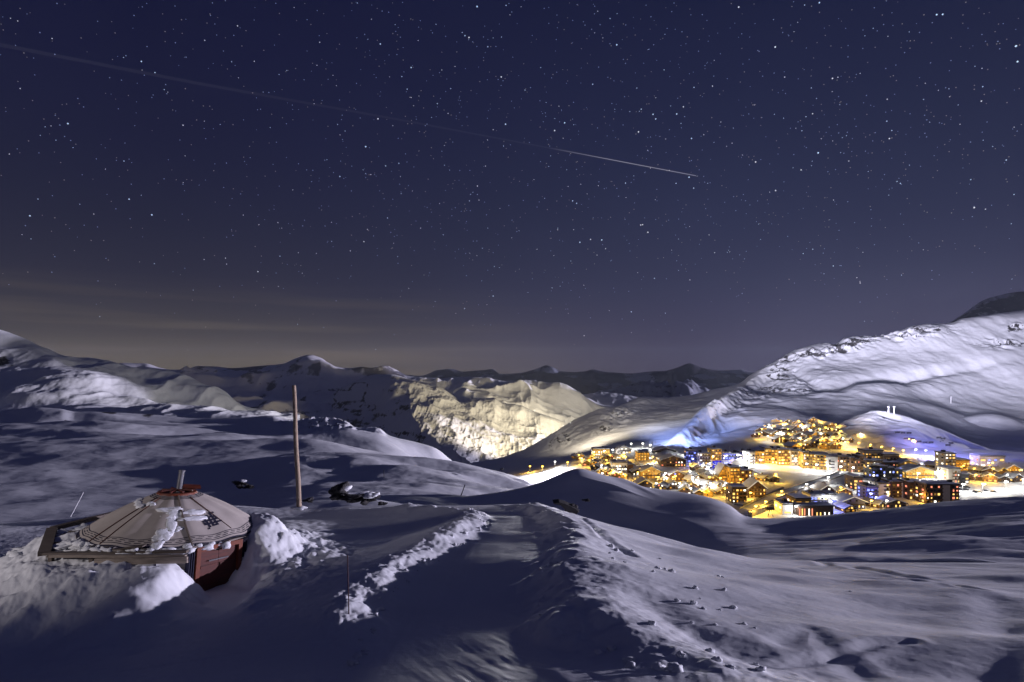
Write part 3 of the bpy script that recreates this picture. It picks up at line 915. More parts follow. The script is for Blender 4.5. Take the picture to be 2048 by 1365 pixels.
def block(px0, px1, ytop, ybase, wall, mix, label, cat='apartment block', name='apartment_block', roof='flat', depth=13.0, yaw=0.0, seed=1, single=False,
          balc=True, endwall=None, steps=0, eave=None, group=None, lift=0.0, storey=2.8, bay=2.7, snow=True, wins=True):
    """A building seen between two pixel columns; its base on the valley floor, its parts children of one Empty."""
    r = random.Random(seed * 131 + 5)
    p = vl.seen((px0 + px1) / 2, ybase)
    D = p[1]
    wd = (px1 - px0) / F * D / max(0.55, math.cos(yaw))
    ht = (ybase - ytop) / F * D
    t = empty(name, (p[0], p[1] + depth / 2, p[2] - 1.0 + lift), yaw)
    tag(t, label, cat, group)
    x0, x1, y0, y1 = -wd / 2, wd / 2, -depth / 2, depth / 2
    H = ht + 1.0
    gable = roof == 'gable'
    eh = H * 0.62 if gable else H
    wm = MB()
    segs = [(x0, x1, eh)]
    if steps:
        segs = []
        for q in range(steps):
            a = x0 + wd * q / steps; b = x0 + wd * (q + 1) / steps
            segs.append((a + (0.0 if q == 0 else 0.0), b, eh * (1.0 - 0.09 * ((q * 7 + seed) % 3))))
    for a, b, h in segs:
        off = 0.0 if not steps else 0.7 * ((int(a * 3) + seed) % 3)
        if gable:
            wm.prism([(a, 0), (b, 0), (b, h), ((a + b) / 2, H - 0.4), (a, h)], y0, y1)
        else:
            wm.box(a, b, y0 + off, y1, 0, h)
    wm.build('wall', MATS[wall], t)
    rm, sm = MB(), MB()
    for a, b, h in segs:
        off = 0.0 if not steps else 0.7 * ((int(a * 3) + seed) % 3)
        if gable:
            m_, ov = (a + b) / 2, 1.1
            sl = (H - 0.4 - h) / (b - m_)
            for sg in (-1, 1):
                e = (m_ + sg * ((b - a) / 2 + ov), h - sl * ov)
                poly = [(m_, H - 0.38), e, (e[0], e[1] + 0.35), (m_, H)]
                pols = [(m_, H + 0.02), (e[0], e[1] + 0.37), (e[0], e[1] + 0.85), (m_, H + 0.55)]
                if sg > 0:
                    poly, pols = poly[::-1], pols[::-1]
                rm.prism(poly, y0 - ov, y1 + ov)
                sm.prism(pols, y0 - ov + 0.25, y1 + ov - 0.25)
        elif roof == 'mono':
            rm.prism([(a - 0.6, h), (b + 0.6, h + 1.6), (b + 0.6, h + 2.1), (a - 0.6, h + 0.5)], y0 + off - 0.8, y1 + 0.6)
            sm.prism([(a - 0.4, h + 0.52), (b + 0.4, h + 2.12), (b + 0.4, h + 2.5), (a - 0.4, h + 0.95)], y0 + off - 0.5, y1 + 0.3)
        else:
            rm.box(a - 0.3, b + 0.3, y0 + off - 0.9, y1 + 0.5, h + 0.01, h + 0.6)
            sm.box(a, b, y0 + off - 0.5, y1 + 0.2, h + 0.61, h + 0.95)
            if r.random() < 0.7:
                cx = r.uniform(a + 2, b - 2) if b - a > 5 else (a + b) / 2
                rm.box(cx - 1.2, cx + 1.2, -1.5, 1.5, h + 0.9, h + 2.6)
    rm.build('roof', M_roof, t)
    if snow:
        sm.build('snow_cover', M_rsnow, t)
    n_st = max(1, int((eh - 0.6) / storey)) if not gable else max(1, int(eh / storey + 0.5))
    nb = max(1, int(wd / bay))
    bw = wd / nb
    bins = {}
    e0, e1 = (None, None)
    if endwall:
        e0, e1 = x0 + wd * endwall[0], x0 + wd * endwall[1]
        MB().box(e0, e1, y0 - 0.35, y0 - 0.02, 0.2, eh - 0.3).build('end_panel', MATS[endwall[2]], t)
    for st in range(n_st):
        zc = 1.0 + storey * st + 1.6
        if zc > eh - 0.7: break
        for c in range(nb):
            xc = x0 + bw * (c + 0.5)
            if e0 is not None and e0 - bw * 0.4 < xc < e1 + bw * 0.4: continue
            off, hh_ = 0.0, eh
            for a, b, h in segs:
                if a <= xc <= b:
                    hh_ = h; off = 0.0 if not steps else 0.7 * ((int(a * 3) + seed) % 3)
            if zc > hh_ - 1.0: continue
            kx = pick(r, mix)
            ww, hh = bw * r.choice((0.34, 0.45, 0.62)), r.choice((1.1, 1.3, 1.6))
            if not wins: continue
            if single:
                o = bpy.data.objects.new('window', pane(kx, ww, hh))
                C.objects.link(o); o.parent = t; o.location = (xc, y0 + off - 0.03, zc)
            else:
                bins.setdefault(kx, MB()).box(xc - ww / 2, xc + ww / 2, y0 + off - 0.12, y0 + off - 0.02, zc - hh / 2, zc + hh / 2)
        # windows on the two flanks
        for sx in (x0, x1):
            for q in range(2):
                yc = y0 + depth * (q + 0.5) / 2
                bins.setdefault(pick(r, mix), MB()).box(*( (sx - 0.12, sx - 0.02) if sx < 0 else (sx + 0.02, sx + 0.12) ), yc - 1, yc + 1, zc - 0.7, zc + 0.7)
    if gable and wins:
        for q in (-1, 1):
            bins.setdefault(pick(r, mix), MB()).box(q * wd * 0.14 - 0.7, q * wd * 0.14 + 0.7, y0 - 0.12, y0 - 0.02, eh + 0.2, eh + 1.5)
    for kx, m_ in bins.items():
        m_.build('window', WIN[kx], t, kind='stuff')
    if balc:
        for st in range(1, n_st + (1 if gable else 0)):
            zb = 1.0 + storey * st + 0.25
            if zb > eh - 0.8: break
            for a, b, h in segs:
                if zb > h - 1.2: continue
                off = 0.0 if not steps else 0.7 * ((int(a * 3) + seed) % 3)
                m_ = MB()
                parts = [(a + 0.2, b - 0.2)]
                if e0 is not None:
                    parts = [q for q in ((a + 0.2, min(b, e0) - 0.3), (max(a, e1) + 0.3, b - 0.2)) if q[1] - q[0] > 1.5]
                for u, v in parts:
                    m_.box(u, v, y0 + off - 1.3, y0 + off - 0.13, zb - 0.15, zb)
                    m_.box(u, v, y0 + off - 1.3, y0 + off - 1.18, zb, zb + 0.75)
                if m_.v: m_.build('balcony', MATS['wood_m' if wall in ('ochre', 'wood_d', 'wood_m', 'cream') else 'dark'], t)
    if eave and gable:
        m_ = MB()
        mid, ov = 0.0, 1.1
        sl = (H - 0.4 - eh) / (wd / 2)
        for sg in (-1, 1):
            m_.beam((0, y0 - ov - 0.1, H + 0.1), (sg * (wd / 2 + ov), y0 - ov - 0.1, eh - sl * ov + 0.45), 0.22, 0.3)
        m_.build('eave_light', G_gold if eave == 'gold' else G_eave, t)
    if cat == 'chalet':
        MB().box(wd * 0.18, wd * 0.18 + 0.9, 1.0, 1.9, eh * 0.8, H + 1.0).build('chimney', M_conc, t)
    return t


YEL = [('w', 4), ('a', 3), ('i', 1), ('d', 3), ('k', 3)]
WHT = [('i', 4), ('w', 2), ('d', 2), ('k', 4)]
DRK = [('w', 2), ('i', 1), ('r', 1), ('d', 3), ('k', 6)]
RED = [('r', 3), ('w', 2), ('i', 1.5), ('d', 2), ('k', 5)]
BLU = [('b', 3), ('i', 2), ('w', 1), ('k', 4)]
big = [
    # the long line of blocks across the middle
    (1497, 1509, 905, 931, 'white', WHT, 'narrow white tower at the left end of the long line of lit apartment blocks', dict(seed=1, yaw=0.1)),
    (1510, 1529, 903, 929, 'ochre', YEL, 'small amber block with a pale lit foot beside the narrow white tower', dict(seed=2, roof='mono')),
    (1530, 1555, 897, 928, 'ochre', YEL, 'tallest golden block near the left end of the long line of lit blocks', dict(seed=3, steps=2, single=True)),
    (1556, 1581, 900, 930, 'ochre', [('w', 5), ('i', 2), ('d', 2)], 'golden apartment block with a dense grid of lit windows in the long line', dict(seed=4, single=True)),
    (1582, 1607, 902, 932, 'cream', [('i', 3), ('w', 3), ('d', 2), ('k', 2)], 'pale apartment block with a dense window grid right of the golden grid block', dict(seed=5, single=True)),
    (1608, 1631, 906, 938, 'ochre', YEL, 'stepped amber block above the brightest white floodlit snow', dict(seed=6, steps=2)),
    (1633, 1654, 911, 940, 'ochre', YEL, 'amber block with a pointed dark roof near the middle of the lit line', dict(seed=7, roof='mono')),
    (1656, 1678, 914, 942, 'white', WHT, 'off white block with a plain pale end panel in the lit line', dict(seed=8, endwall=(0.55, 0.95, 'white'))),
    (1680, 1699, 914, 944, 'wood_m', DRK, 'slim brown block right of the off white block', dict(seed=9)),
    (1701, 1729, 913, 946, 'wood_m', DRK, 'wide brown block with white pilasters of light at its foot', dict(seed=10, steps=3)),
    (1731, 1766, 902, 929, 'cream', YEL, 'cream block with pale balconies rising behind the brown blocks', dict(seed=11)),
    (1768, 1799, 910, 932, 'cream', DRK, 'pinkish block with a flat floodlit parapet on the hill side', dict(seed=12)),
    (1733, 1765, 922, 948, 'wood_d', WHT, 'dark block with white lit windows below the cream balcony block', dict(seed=13, single=True)),
    (1767, 1797, 926, 946, 'wood_d', DRK, 'low dark block at the right end of the long line', dict(seed=14)),
    # right side
    (1890, 1911, 908, 950, 'cream', [('w', 4), ('i', 2), ('d', 3), ('k', 2)], 'tall cream tower with stacked balconies, tallest building on the right', dict(seed=15, single=True)),
    (1912, 1940, 921, 943, 'ochre', [('w', 5), ('a', 4), ('d', 1)], 'bright yellow block with balcony rows right of the tall cream tower', dict(seed=16, single=True)),
    (1896, 1921, 938, 967, 'cream', RED, 'cream block with a column of pink lit bays below the tall tower', dict(seed=17, endwall=(0.0, 0.3, 'cream'))),
    (1922, 1938, 950, 968, 'dark', DRK, 'small dark block joined to the right of the pink lit block', dict(seed=18)),
    (1960, 2010, 913, 934, 'cream', [('i', 3), ('r', 2), ('b', 2), ('w', 2)], 'long low hall with white and blue lit bays under a flat cream roof', dict(seed=19, steps=0, bay=6.0, storey=5.0, balc=False, name='hall', cat='hall')),
    (1745, 1806, 934, 968, 'dark', [('i', 2), ('b', 2), ('k', 5), ('w', 1)], 'dark stepped hotel with bluish white balcony bands', dict(seed=20, steps=4, single=True, cat='hotel', name='hotel')),
    (1707, 1726, 955, 980, 'wood_d', DRK, 'dark rounded tower at the left of the white walled block', dict(seed=21)),
    (1728, 1752, 960, 981, 'white', RED, 'block with a blank white end wall beside the dark tower', dict(seed=22, endwall=(0.0, 0.35, 'white'))),
    (1733, 1756, 975, 999, 'blue', BLU, 'violet lit block with dark balcony rows beside the blue floodlit snow', dict(seed=23, single=True)),
    (1757, 1779, 968, 996, 'white', BLU, 'white and violet block with a blank panel right of the violet lit block', dict(seed=24, endwall=(0.0, 0.4, 'white'))),
    (1784, 1816, 965, 996, 'wood_d', RED, 'dark brown block with reddish windows and a pale left panel', dict(seed=25, single=True, endwall=(0.6, 0.85, 'white'))),
    (1818, 1850, 966, 1000, 'wood_d', RED, 'dark brown block with rows of pink windows and a grey blank panel', dict(seed=26, single=True, endwall=(0.55, 0.95, 'white'))),
    (1852, 1918, 970, 1008, 'wood_d', RED, 'large nearest brown block with two tall cream end panels at the snow edge', dict(seed=27, single=True, endwall=(0.5, 0.72, 'cream'))),
    (1621, 1655, 991, 1009, 'white', [('k', 5), ('b', 1), ('w', 1)], 'low violet white block with square dark windows behind the red sign building', dict(seed=28, single=True, bay=2.4)),
    (1657, 1676, 990, 1008, 'white', WHT, 'blank violet wall block right of the block with square windows', dict(seed=29, balc=False, wins=False)),
    (1590, 1622, 998, 1026, 'ochre', [('w', 4), ('i', 3), ('a', 2)], 'yellow lit building with a flat lit roof edge at the foot of the ski bridge', dict(seed=30, balc=False, bay=4.0)),
    (1565, 1586, 1010, 1030, 'white', [('i', 5), ('w', 3)], 'white lit low building left of the red sign', dict(seed=31, balc=False, bay=5.0)),
    # centre and left
    (1438, 1459, 930, 965, 'ochre', [('a', 5), ('w', 3), ('d', 2)], 'deep amber block with a pitched dark roof, left half of the amber pair', dict(seed=32, steps=1, roof='gable', single=True)),
    (1460, 1480, 936, 970, 'ochre', [('a', 4), ('w', 3), ('d', 3)], 'deep amber block with horizontal balcony lines, right half of the amber pair', dict(seed=33, single=True)),
    (1482, 1504, 942, 968, 'wood_m', YEL, 'brown block with scattered gold windows right of the amber pair', dict(seed=34)),
    (1464, 1493, 976, 1007, 'wood_d', YEL, 'dark block with strong gold balcony lines at the snow edge, nearest on the left', dict(seed=35, single=True)),
    (1497, 1532, 962, 999, 'wood_d', YEL, 'dark gabled block with gold windows beside the ski bridge', dict(seed=36, single=True, roof='gable', eave='white')),
    (1376, 1398, 902, 926, 'blue', BLU, 'blue lit block at the left of the blue floodlit centre', dict(seed=37)),
    (1399, 1421, 908, 930, 'cream', WHT, 'cream block with purple windows in the blue floodlit centre', dict(seed=38)),
    (1423, 1443, 899, 921, 'ochre', YEL, 'bright yellow block with a dark flat roof above the blue signboard', dict(seed=39)),
    (1445, 1497, 905, 920, 'blue', BLU, 'wide blue and white lit leisure hall with stacked terraces', dict(seed=40, steps=3, cat='hall', name='hall')),
    (1225, 1254, 926, 948, 'white', [('i', 5), ('w', 1), ('k', 3)], 'white lit block with a close window grid in the left quarter', dict(seed=41, single=True)),
    (1255, 1266, 930, 947, 'wood_m', RED, 'small red lit block against the white grid block', dict(seed=42)),
    (1276, 1299, 906, 922, 'ochre', [('a', 4), ('w', 3)], 'yellow lit hall with a slanted white roof near the left edge of the village', dict(seed=43, roof='mono', balc=False)),
    (1186, 1220, 899, 912, 'ochre', [('i', 3), ('w', 3)], 'amber hall with a snow covered roof at the far left of the village', dict(seed=44, balc=False)),
]
for (a, b, yt, yb, wl, mx, lb, kw) in big:
    block(a, b, yt, yb, wl, mx, lb, **kw)
gab = [
    (1812, 1868, 933, 958, 'ochre', [('w', 5), ('a', 4)], 'big gabled chalet with a golden facade and white outlined roof on the right', dict(seed=50, eave='white', single=True)),
    (1798, 1834, 921, 938, 'ochre', [('w', 4), ('a', 3)], 'gabled yellow chalet with a snowy roof left of the white outlined one', dict(seed=51)),
    (2012, 2041, 930, 950, 'ochre', [('w', 4), ('a', 4)], 'yellow gabled chalet near the right edge beside the long hall', dict(seed=52, eave='white')),
    (1640, 1669, 971, 994, 'wood_d', DRK, 'dark gabled chalet with a white outlined roof right of the ski bridge', dict(seed=53, eave='white')),
    (1684, 1730, 994, 1018, 'blue', BLU, 'wide gabled building with a blue lit roof at the snow edge', dict(seed=54, eave='white')),
    (1284, 1321, 934, 958, 'ochre', [('a', 4), ('w', 3), ('d', 3)], 'gabled chalet outlined in gold with amber balconies, left of centre', dict(seed=55, eave='gold', single=True)),
    (1340, 1369, 942, 962, 'wood_m', [('a', 3), ('b', 1), ('r', 2)], 'gabled chalet with pink and green balcony light right of the gold outlined one', dict(seed=56)),
    (1276, 1305, 960, 980, 'wood_d', YEL, 'dark chalet with gold windows just above the snow mound', dict(seed=57, eave='gold')),
    (1322, 1372, 912, 934, 'wood_d', DRK, 'broad dark rounded building with few lights in the left half', dict(seed=58)),
    (1265, 1292, 938, 952, 'dark', BLU, 'dark chalet with two violet lights under its roof', dict(seed=59)),
    (1234, 1262, 893, 908, 'white', WHT, 'white floodlit gabled hall at the upper left of the village', dict(seed=60)),
    (1310, 1352, 896, 910, 'dark', WHT, 'dark hotel front with white windows at the foot of the blue lit piste', dict(seed=61)),
    (1690, 1712, 1012, 1026, 'wood_m', YEL, 'small amber chalet below the blue roofed building', dict(seed=62)),
    (1772, 1812, 1000, 1017, 'wood_d', RED, 'low dark chalet with an orange lit canopy before the violet block', dict(seed=63)),
]
for (a, b, yt, yb, wl, mx, lb, kw) in gab:
    block(a, b, yt, yb, wl, mx, lb, cat='chalet', name='chalet', roof='gable', **kw)

# small chalets in rows
ORD = ['first', 'second', 'third', 'fourth', 'fifth', 'sixth', 'seventh', 'eighth', 'ninth', 'tenth', 'eleventh', 'twelfth', 'thirteenth', 'fourteenth', 'fifteenth', 'sixteenth', 'seventeenth', 'eighteenth', 'nineteenth', 'twentieth'] + ['twenty ' + q for q in ('first', 'second', 'third', 'fourth', 'fifth', 'sixth', 'seventh', 'eighth', 'ninth')] + ['thirtieth'] + ['thirty ' + q for q in ('first', 'second', 'third', 'fourth', 'fifth', 'sixth', 'seventh', 'eighth', 'ninth')] + ['fortieth'] * 9
kinds = [('dark timber', 'wood_d', DRK, None), ('amber lit', 'ochre', YEL, None), ('brown timber', 'wood_m', YEL, None), ('white outlined', 'wood_d', DRK, 'white'),
         ('gold outlined', 'wood_m', YEL, 'gold'), ('white walled', 'white', WHT, None)]
vrows = [
    (850, 1555, 1650, 18, 'top row of the upper hamlet', (1, 4, 2)), (858, 1530, 1675, 18, 'second row of the upper hamlet', (1, 0, 2, 5)), (867, 1515, 1700, 19, 'third row of the upper hamlet', (0, 2, 1, 3)),
    (877, 1512, 1700, 20, 'fourth row of the upper hamlet', (0, 3, 1, 2)), (887, 1560, 1705, 21, 'fifth row of the upper hamlet', (0, 3, 2)), (898, 1592, 1690, 22, 'bottom row of the upper hamlet', (1, 2, 0)),
    (868, 1702, 1790, 18, 'top row of the right hamlet arm', (1, 4, 2, 0)), (877, 1712, 1795, 20, 'lower row of the right hamlet arm', (0, 2, 4)), (888, 1808, 1850, 20, 'pair on the slope right of the hamlet', (1, 2)),
    (920, 1150, 1190, 16, 'row by the far left road', (1, 2)), (922, 1214, 1272, 17, 'top row on the left', (1, 0, 5)), (932, 1172, 1225, 17, 'second row on the left', (0, 1, 2)),
    (925, 1300, 1325, 20, 'gap row behind the dark round building', (2, 0)), (943, 1196, 1222, 18, 'third row on the left', (0, 2)), (950, 1205, 1284, 19, 'fourth row on the left', (2, 0, 3, 1)), (958, 1232, 1280, 20, 'row over the snow mound on the left', (0, 1)),
    (940, 1372, 1440, 20, 'row below the blue lit centre', (3, 0, 5)), (956, 1372, 1440, 21, 'row under the white marquee', (0, 3, 4)), (968, 1310, 1440, 22, 'middle row before the amber pair', (3, 0, 2, 4)),
    (981, 1308, 1460, 23, 'lower row above the snow mound', (0, 2, 3, 4)), (992, 1375, 1462, 24, 'lowest row above the snow mound', (4, 0, 1)),
    (962, 1506, 1560, 22, 'row right of the amber pair', (2, 0)), (940, 1838, 1890, 22, 'row left of the tall cream tower', (3, 0)), (950, 1942, 2010, 23, 'upper row right of the tall tower', (0, 3, 4)),
    (963, 1945, 2060, 24, 'lower row right of the tall tower', (3, 0, 2)), (938, 1940, 1990, 20, 'row below the long low hall', (0, 5)), (990, 1676, 1702, 22, 'row under the dark rounded tower', (2, 1)), (1018, 1736, 1775, 24, 'row at the snow edge on the right', (2, 0)),
]
placed = [((b[0] + b[1]) / 2, b[3], (b[1] - b[0]) / 2) for b in big + gab]
rr_ = random.Random(5)
for (py, xa, xb, step, rowname, kk) in vrows:
    step *= 0.88
    xs_, x_ = [], xa
    while x_ < xb:
        cx = x_ + rr_.uniform(-2.5, 2.5)
        if not any(abs(cx - q[0]) < q[2] + 5 and -9 < q[1] - py < 26 for q in placed):
            xs_.append(cx)
        x_ += step + rr_.uniform(-1, 3)
    n_ = len(xs_)
    for i_, cx in enumerate(xs_):
        kd_ = kinds[kk[i_ % len(kk)]]
        wd_ = step * rr_.uniform(0.84, 1.08)
        yb_ = py + rr_.uniform(-3, 3)
        if n_ == 1: pos = 'the only one'
        elif i_ == 0: pos = 'leftmost'
        elif i_ == n_ - 1: pos = 'rightmost'
        else: pos = ORD[i_] + ' from left'
        block(cx - wd_ / 2, cx + wd_ / 2, yb_ - wd_ * rr_.uniform(0.62, 0.8), yb_, kd_[1], kd_[2], f'small {kd_[0]} chalet, {pos}, {rowname}', cat='chalet', name='chalet', roof='gable',
              depth=rr_.uniform(9, 13), yaw=rr_.choice((-0.5, -0.25, 0.0, 0.2, 0.45)), seed=100 + int(cx) + py, eave=kd_[3], group='small chalets of the village')

# ---- street lamps that light the snow
lampmesh = {}


def street_lamp(px, py, power, col, label, grp, h=8.0, rad=1.2):
    p = vl.seen(px, py)
    t = empty('street_lamp', (p[0], p[1], p[2] - 0.3))
    tag(t, label, 'street lamp', grp)
    key = tuple(col)
    if key not in lampmesh:
        lampmesh[key] = glow('lamp_glow', col, 14.0)
    MB().tube((0, 0, 0), (0, 0, h), 0.16, 0.10, 8).tube((0, 0, h), (0, -1.2, h + 0.3), 0.08, 0.06, 6).build('pole', M_steel, t)
    s_ = rad
    MB().tube((0, -1.3, h - 0.15), (0, -1.3, h + 0.5), 0.35 * s_, 0.75 * s_, 10).build('lamp_head', lampmesh[key], t)
    d = bpy.data.lights.new('lamp_light', 'POINT')
    d.energy = power; d.color = col; d.shadow_soft_size = 0.6
    o = bpy.data.objects.new('lamp_light', d)
    C.objects.link(o); o.parent = t; o.location = (0, -2.6, h - 0.6)


SOD, COOLW, BLUE_ = (1.0, 0.56, 0.07), (1.0, 0.96, 0.88), (0.30, 0.32, 1.0)
lamps = [(1060, 945, 70, 0), (1085, 946, 80, 0), (1110, 936, 60, 1), (1135, 938, 60, 0), (1160, 930, 50, 0), (1185, 918, 40, 0), (1208, 914, 70, 1), (1225, 912, 90, 1), (1262, 899, 80, 1), (1285, 899, 90, 1), (1300, 902, 80, 1), (1248, 920, 40, 0), (1300, 930, 30, 1), (1225, 955, 30, 0),
         (1250, 966, 22, 0), (1330, 962, 60, 1), (1350, 968, 50, 0), (1395, 978, 60, 1), (1425, 984, 30, 0), (1405, 945, 90, 1), (1415, 950, 60, 2), (1370, 912, 60, 1), (1385, 932, 50, 2), (1425, 928, 60, 0), (1450, 926, 60, 2), (1475, 924, 90, 1), (1490, 930, 70, 1),
         (1440, 972, 40, 0), (1458, 1002, 30, 1), (1480, 975, 45, 0), (1500, 1003, 40, 0), (1520, 934, 90, 1), (1545, 931, 70, 0), (1565, 934, 70, 0), (1590, 934, 40, 1), (1612, 942, 60, 1), (1632, 944, 70, 1), (1655, 946, 55, 1), (1680, 948, 55, 1), (1705, 950, 50, 1), (1730, 952, 40, 1),
         (1562, 1000, 40, 0), (1612, 985, 30, 1), (1655, 970, 30, 1), (1530, 1022, 60, 0), (1510, 1032, 50, 0), (1580, 1020, 40, 0), (1590, 1032, 50, 1), (1655, 1010, 40, 1), (1660, 1022, 60, 2), (1740, 1005, 80, 2), (1720, 985, 50, 1), (1700, 972, 50, 1), (1775, 1006, 30, 0), (1840, 1006, 25, 0),  # first three added to brighten the ski bridge
         (1835, 962, 70, 1), (1870, 960, 80, 1), (1880, 968, 50, 1), (1925, 985, 120, 1), (1965, 985, 120, 1), (2010, 980, 120, 1), (2045, 975, 90, 1), (1850, 914, 120, 2), (1875, 918, 80, 1), (1830, 912, 50, 1), (1925, 946, 30, 0), (1975, 940, 50, 2), (2000, 940, 50, 1), (2040, 955, 50, 0),
         (1545, 862, 40, 0), (1570, 858, 50, 0), (1600, 862, 60, 1), (1560, 876, 60, 1), (1620, 872, 80, 1), (1650, 866, 30, 0), (1680, 874, 110, 0), (1665, 886, 110, 0), (1694, 897, 130, 0), (1716, 898, 60, 0), (1740, 902, 70, 0), (1762, 906, 60, 0), (1785, 910, 60, 0), (1805, 914, 60, 0),
         (1730, 872, 40, 0), (1760, 876, 25, 1), (1825, 892, 20, 0), (1640, 892, 40, 0), (1600, 890, 30, 0), (1535, 884, 30, 1), (1720, 880, 30, 0)]
rl_ = random.Random(33)
for (py, xa, xb, step, rowname, kk) in vrows:
    x_ = xa + 6
    while x_ < xb:
        lamps.append((round(x_ + rl_.uniform(-3, 3), 1), py + 2, rl_.choice((10, 16, 28, 40)), rl_.choice((0, 0, 0, 1))))  # extra lamps scattered along the rows to thicken the golden glow
        x_ += rl_.uniform(22, 44)
LABS = ['amber street lamp glowing over the snow between the village buildings', 'white floodlight on a pole flooding the village snow', 'violet blue floodlight on a pole in the village']
GRPS = ['amber street lamps of the village', 'white floodlights of the village', 'blue floodlights of the village']
LAMPW = ['amber street lamp', 'white floodlight on a pole', 'violet blue floodlight on a pole']


def lamp_zone(px, py):
    if px < 1200: return 'on the far left road'
    if px < 1320: return 'in the left quarter of the village'
    if px < 1500: return 'in the centre left of the village' if py > 955 else 'around the blue lit centre'
    if py < 893: return 'inside the upper hamlet'
    if py < 920 and px < 1890: return 'along the road below the upper hamlet'
    if py < 958 and px < 1760: return 'before the long line of blocks'
    if px < 1700: return 'near the ski bridge'
    if px < 1860: return 'among the blocks at the snow edge'
    return 'by the right edge car park'


seen_z = {}
for q in sorted(lamps):
    seen_z.setdefault((q[3], lamp_zone(q[0], q[1])), []).append(q)
for (ci, zn), qs in seen_z.items():
    for i_, (px, py, kw_, _) in enumerate(qs):
        pos = ORD[min(i_, 47)] + ' from left ' if len(qs) > 1 else ''
        street_lamp(px, py, kw_ * (135.0 if ci == 0 else (80.0 if zn == 'before the long line of blocks' else 80.0)), (SOD, COOLW, BLUE_)[ci], f'{LAMPW[ci]}, {pos}{zn}', GRPS[ci], h=7.0, rad=1.0 + kw_ / 130)

# ---- ski bridge and road strips by the lower edge
def strip(name, pts, wd, ht, mat, label, cat, snow=True, rail=True):
    P3 = [Vector(vl.seen(*q)) for q in pts]
    base = P3[0]
    t = empty(name, base)
    tag(t, label, cat)
    deck, top, rl = MB(), MB(), MB()
    for a, b in zip(P3[:-1], P3[1:]):
        a, b = a - base, b - base
        deck.beam(a + Vector((0, 0, ht / 2)), b + Vector((0, 0, ht / 2)), wd, ht + 1)
        top.beam(a + Vector((0, 0, ht + 0.7)), b + Vector((0, 0, ht + 0.7)), wd * 0.72, 0.4)
        for sg in (-1, 1):
            d = (b - a).normalized(); sde = d.cross(Vector((0, 0, 1))).normalized() * sg * (wd / 2 - 0.2)
            rl.beam(a + sde + Vector((0, 0, ht + 1.0)), b + sde + Vector((0, 0, ht + 1.0)), 0.3, 1.0)
    deck.build('deck', mat, t)
    if snow: top.build('snow_cover', M_rsnow, t)
    if rail: rl.build('parapet', M_conc, t)


strip('ski_bridge', [(1492, 1030), (1545, 1004), (1600, 984), (1650, 968), (1692, 952)], 9, 3.0, M_white, 'long snow covered concrete ski bridge climbing across the village floor', 'bridge')
strip('road', [(1478, 1012), (1520, 994), (1560, 976)], 7, 0.6, M_conc, 'short cleared road beside the ski bridge on its left', 'road', rail=False)
strip('retaining_wall', [(1500, 1034), (1540, 1018), (1575, 1008)], 3, 2.2, M_conc, 'low lit retaining wall along the foot of the ski bridge', 'wall')

# ---- blue signboard with a white figure on it
p = vl.seen(1434, 940)
t = empty('signboard', p)
tag(t, 'square violet blue lit signboard below the bright yellow block', 'signboard')
MB().box(-4.4, 4.4, 0, 0.6, 1.5, 9).box(-3.5, -3.1, 0.1, 0.5, -1, 1.5).box(3.1, 3.5, 0.1, 0.5, -1, 1.5).build('board', M_blue, t)
MB().box(-4.1, 4.1, -0.1, -0.02, 1.8, 8.7).build('lit_face', glow('sign_blue', (0.05, 0.04, 0.75), 0.9), t)
m_ = MB()
for (a, b, c, d_) in [(-2.6, 7.4, -1.0, 7.4), (-1.0, 7.4, -1.0, 6.2), (-1.0, 6.2, -2.6, 4.8), (-2.6, 4.8, -1.0, 4.8), (0.6, 7.4, 0.6, 6.0), (0.6, 6.0, 2.4, 6.0), (2.0, 7.4, 2.0, 4.8), (-2.2, 3.6, 2.4, 3.6), (-1.2, 2.6, 1.6, 2.6)]:
    m_.beam((a, -0.2, b), (c + 1e-3, -0.2, d_), 0.12, 0.28)
m_.build('lettering', glow('sign_letters', (0.5, 0.6, 1.0), 1.0), t)

# ---- white marquee tents
for (px, py, wpx, lb) in ((1415, 950, 24, 'white glowing marquee tent right of centre in the blue lit quarter'), (1478, 930, 26, 'white glowing marquee at the foot of the blue leisure hall')):
    p = vl.seen(px, py); wd = wpx / F * p[1]
    t = empty('marquee', (p[0], p[1] + 4, p[2] - 0.5)); tag(t, lb, 'marquee')
    MB().box(-wd / 2, wd / 2, -3.5, 3.5, 0, 3.4).build('side_wall', M_white, t)
    MB().prism([(-wd / 2 - 0.4, 3.42), (wd / 2 + 0.4, 3.42), (wd / 4, 6), (0, 4.6), (-wd / 4, 6)], -3.9, 3.9).build('canopy', M_rsnow, t)

# ---- pylons of the lifts
def pylon(land, px, py, hpx, label, grp=None):
    p = land.seen(px, py)
    h = hpx / F * p[1]
    t = empty('lift_pylon', (p[0], p[1], p[2] - 1)); tag(t, label, 'lift pylon', grp)
    MB().tube((0, 0, 0), (0, 0, h + 1), 0.6, 0.45, 10).build('mast', M_white, t)
    MB().box(-1.6, 1.6, -0.3, 0.3, h + 0.8, h + 1.1).build('crossarm', M_white, t)
    MB().box(-1.8, -1.3, -0.8, 0.8, h + 0.4, h + 0.75).box(1.3, 1.8, -0.8, 0.8, h + 0.4, h + 0.75).build('pulley_battery', M_steel, t)


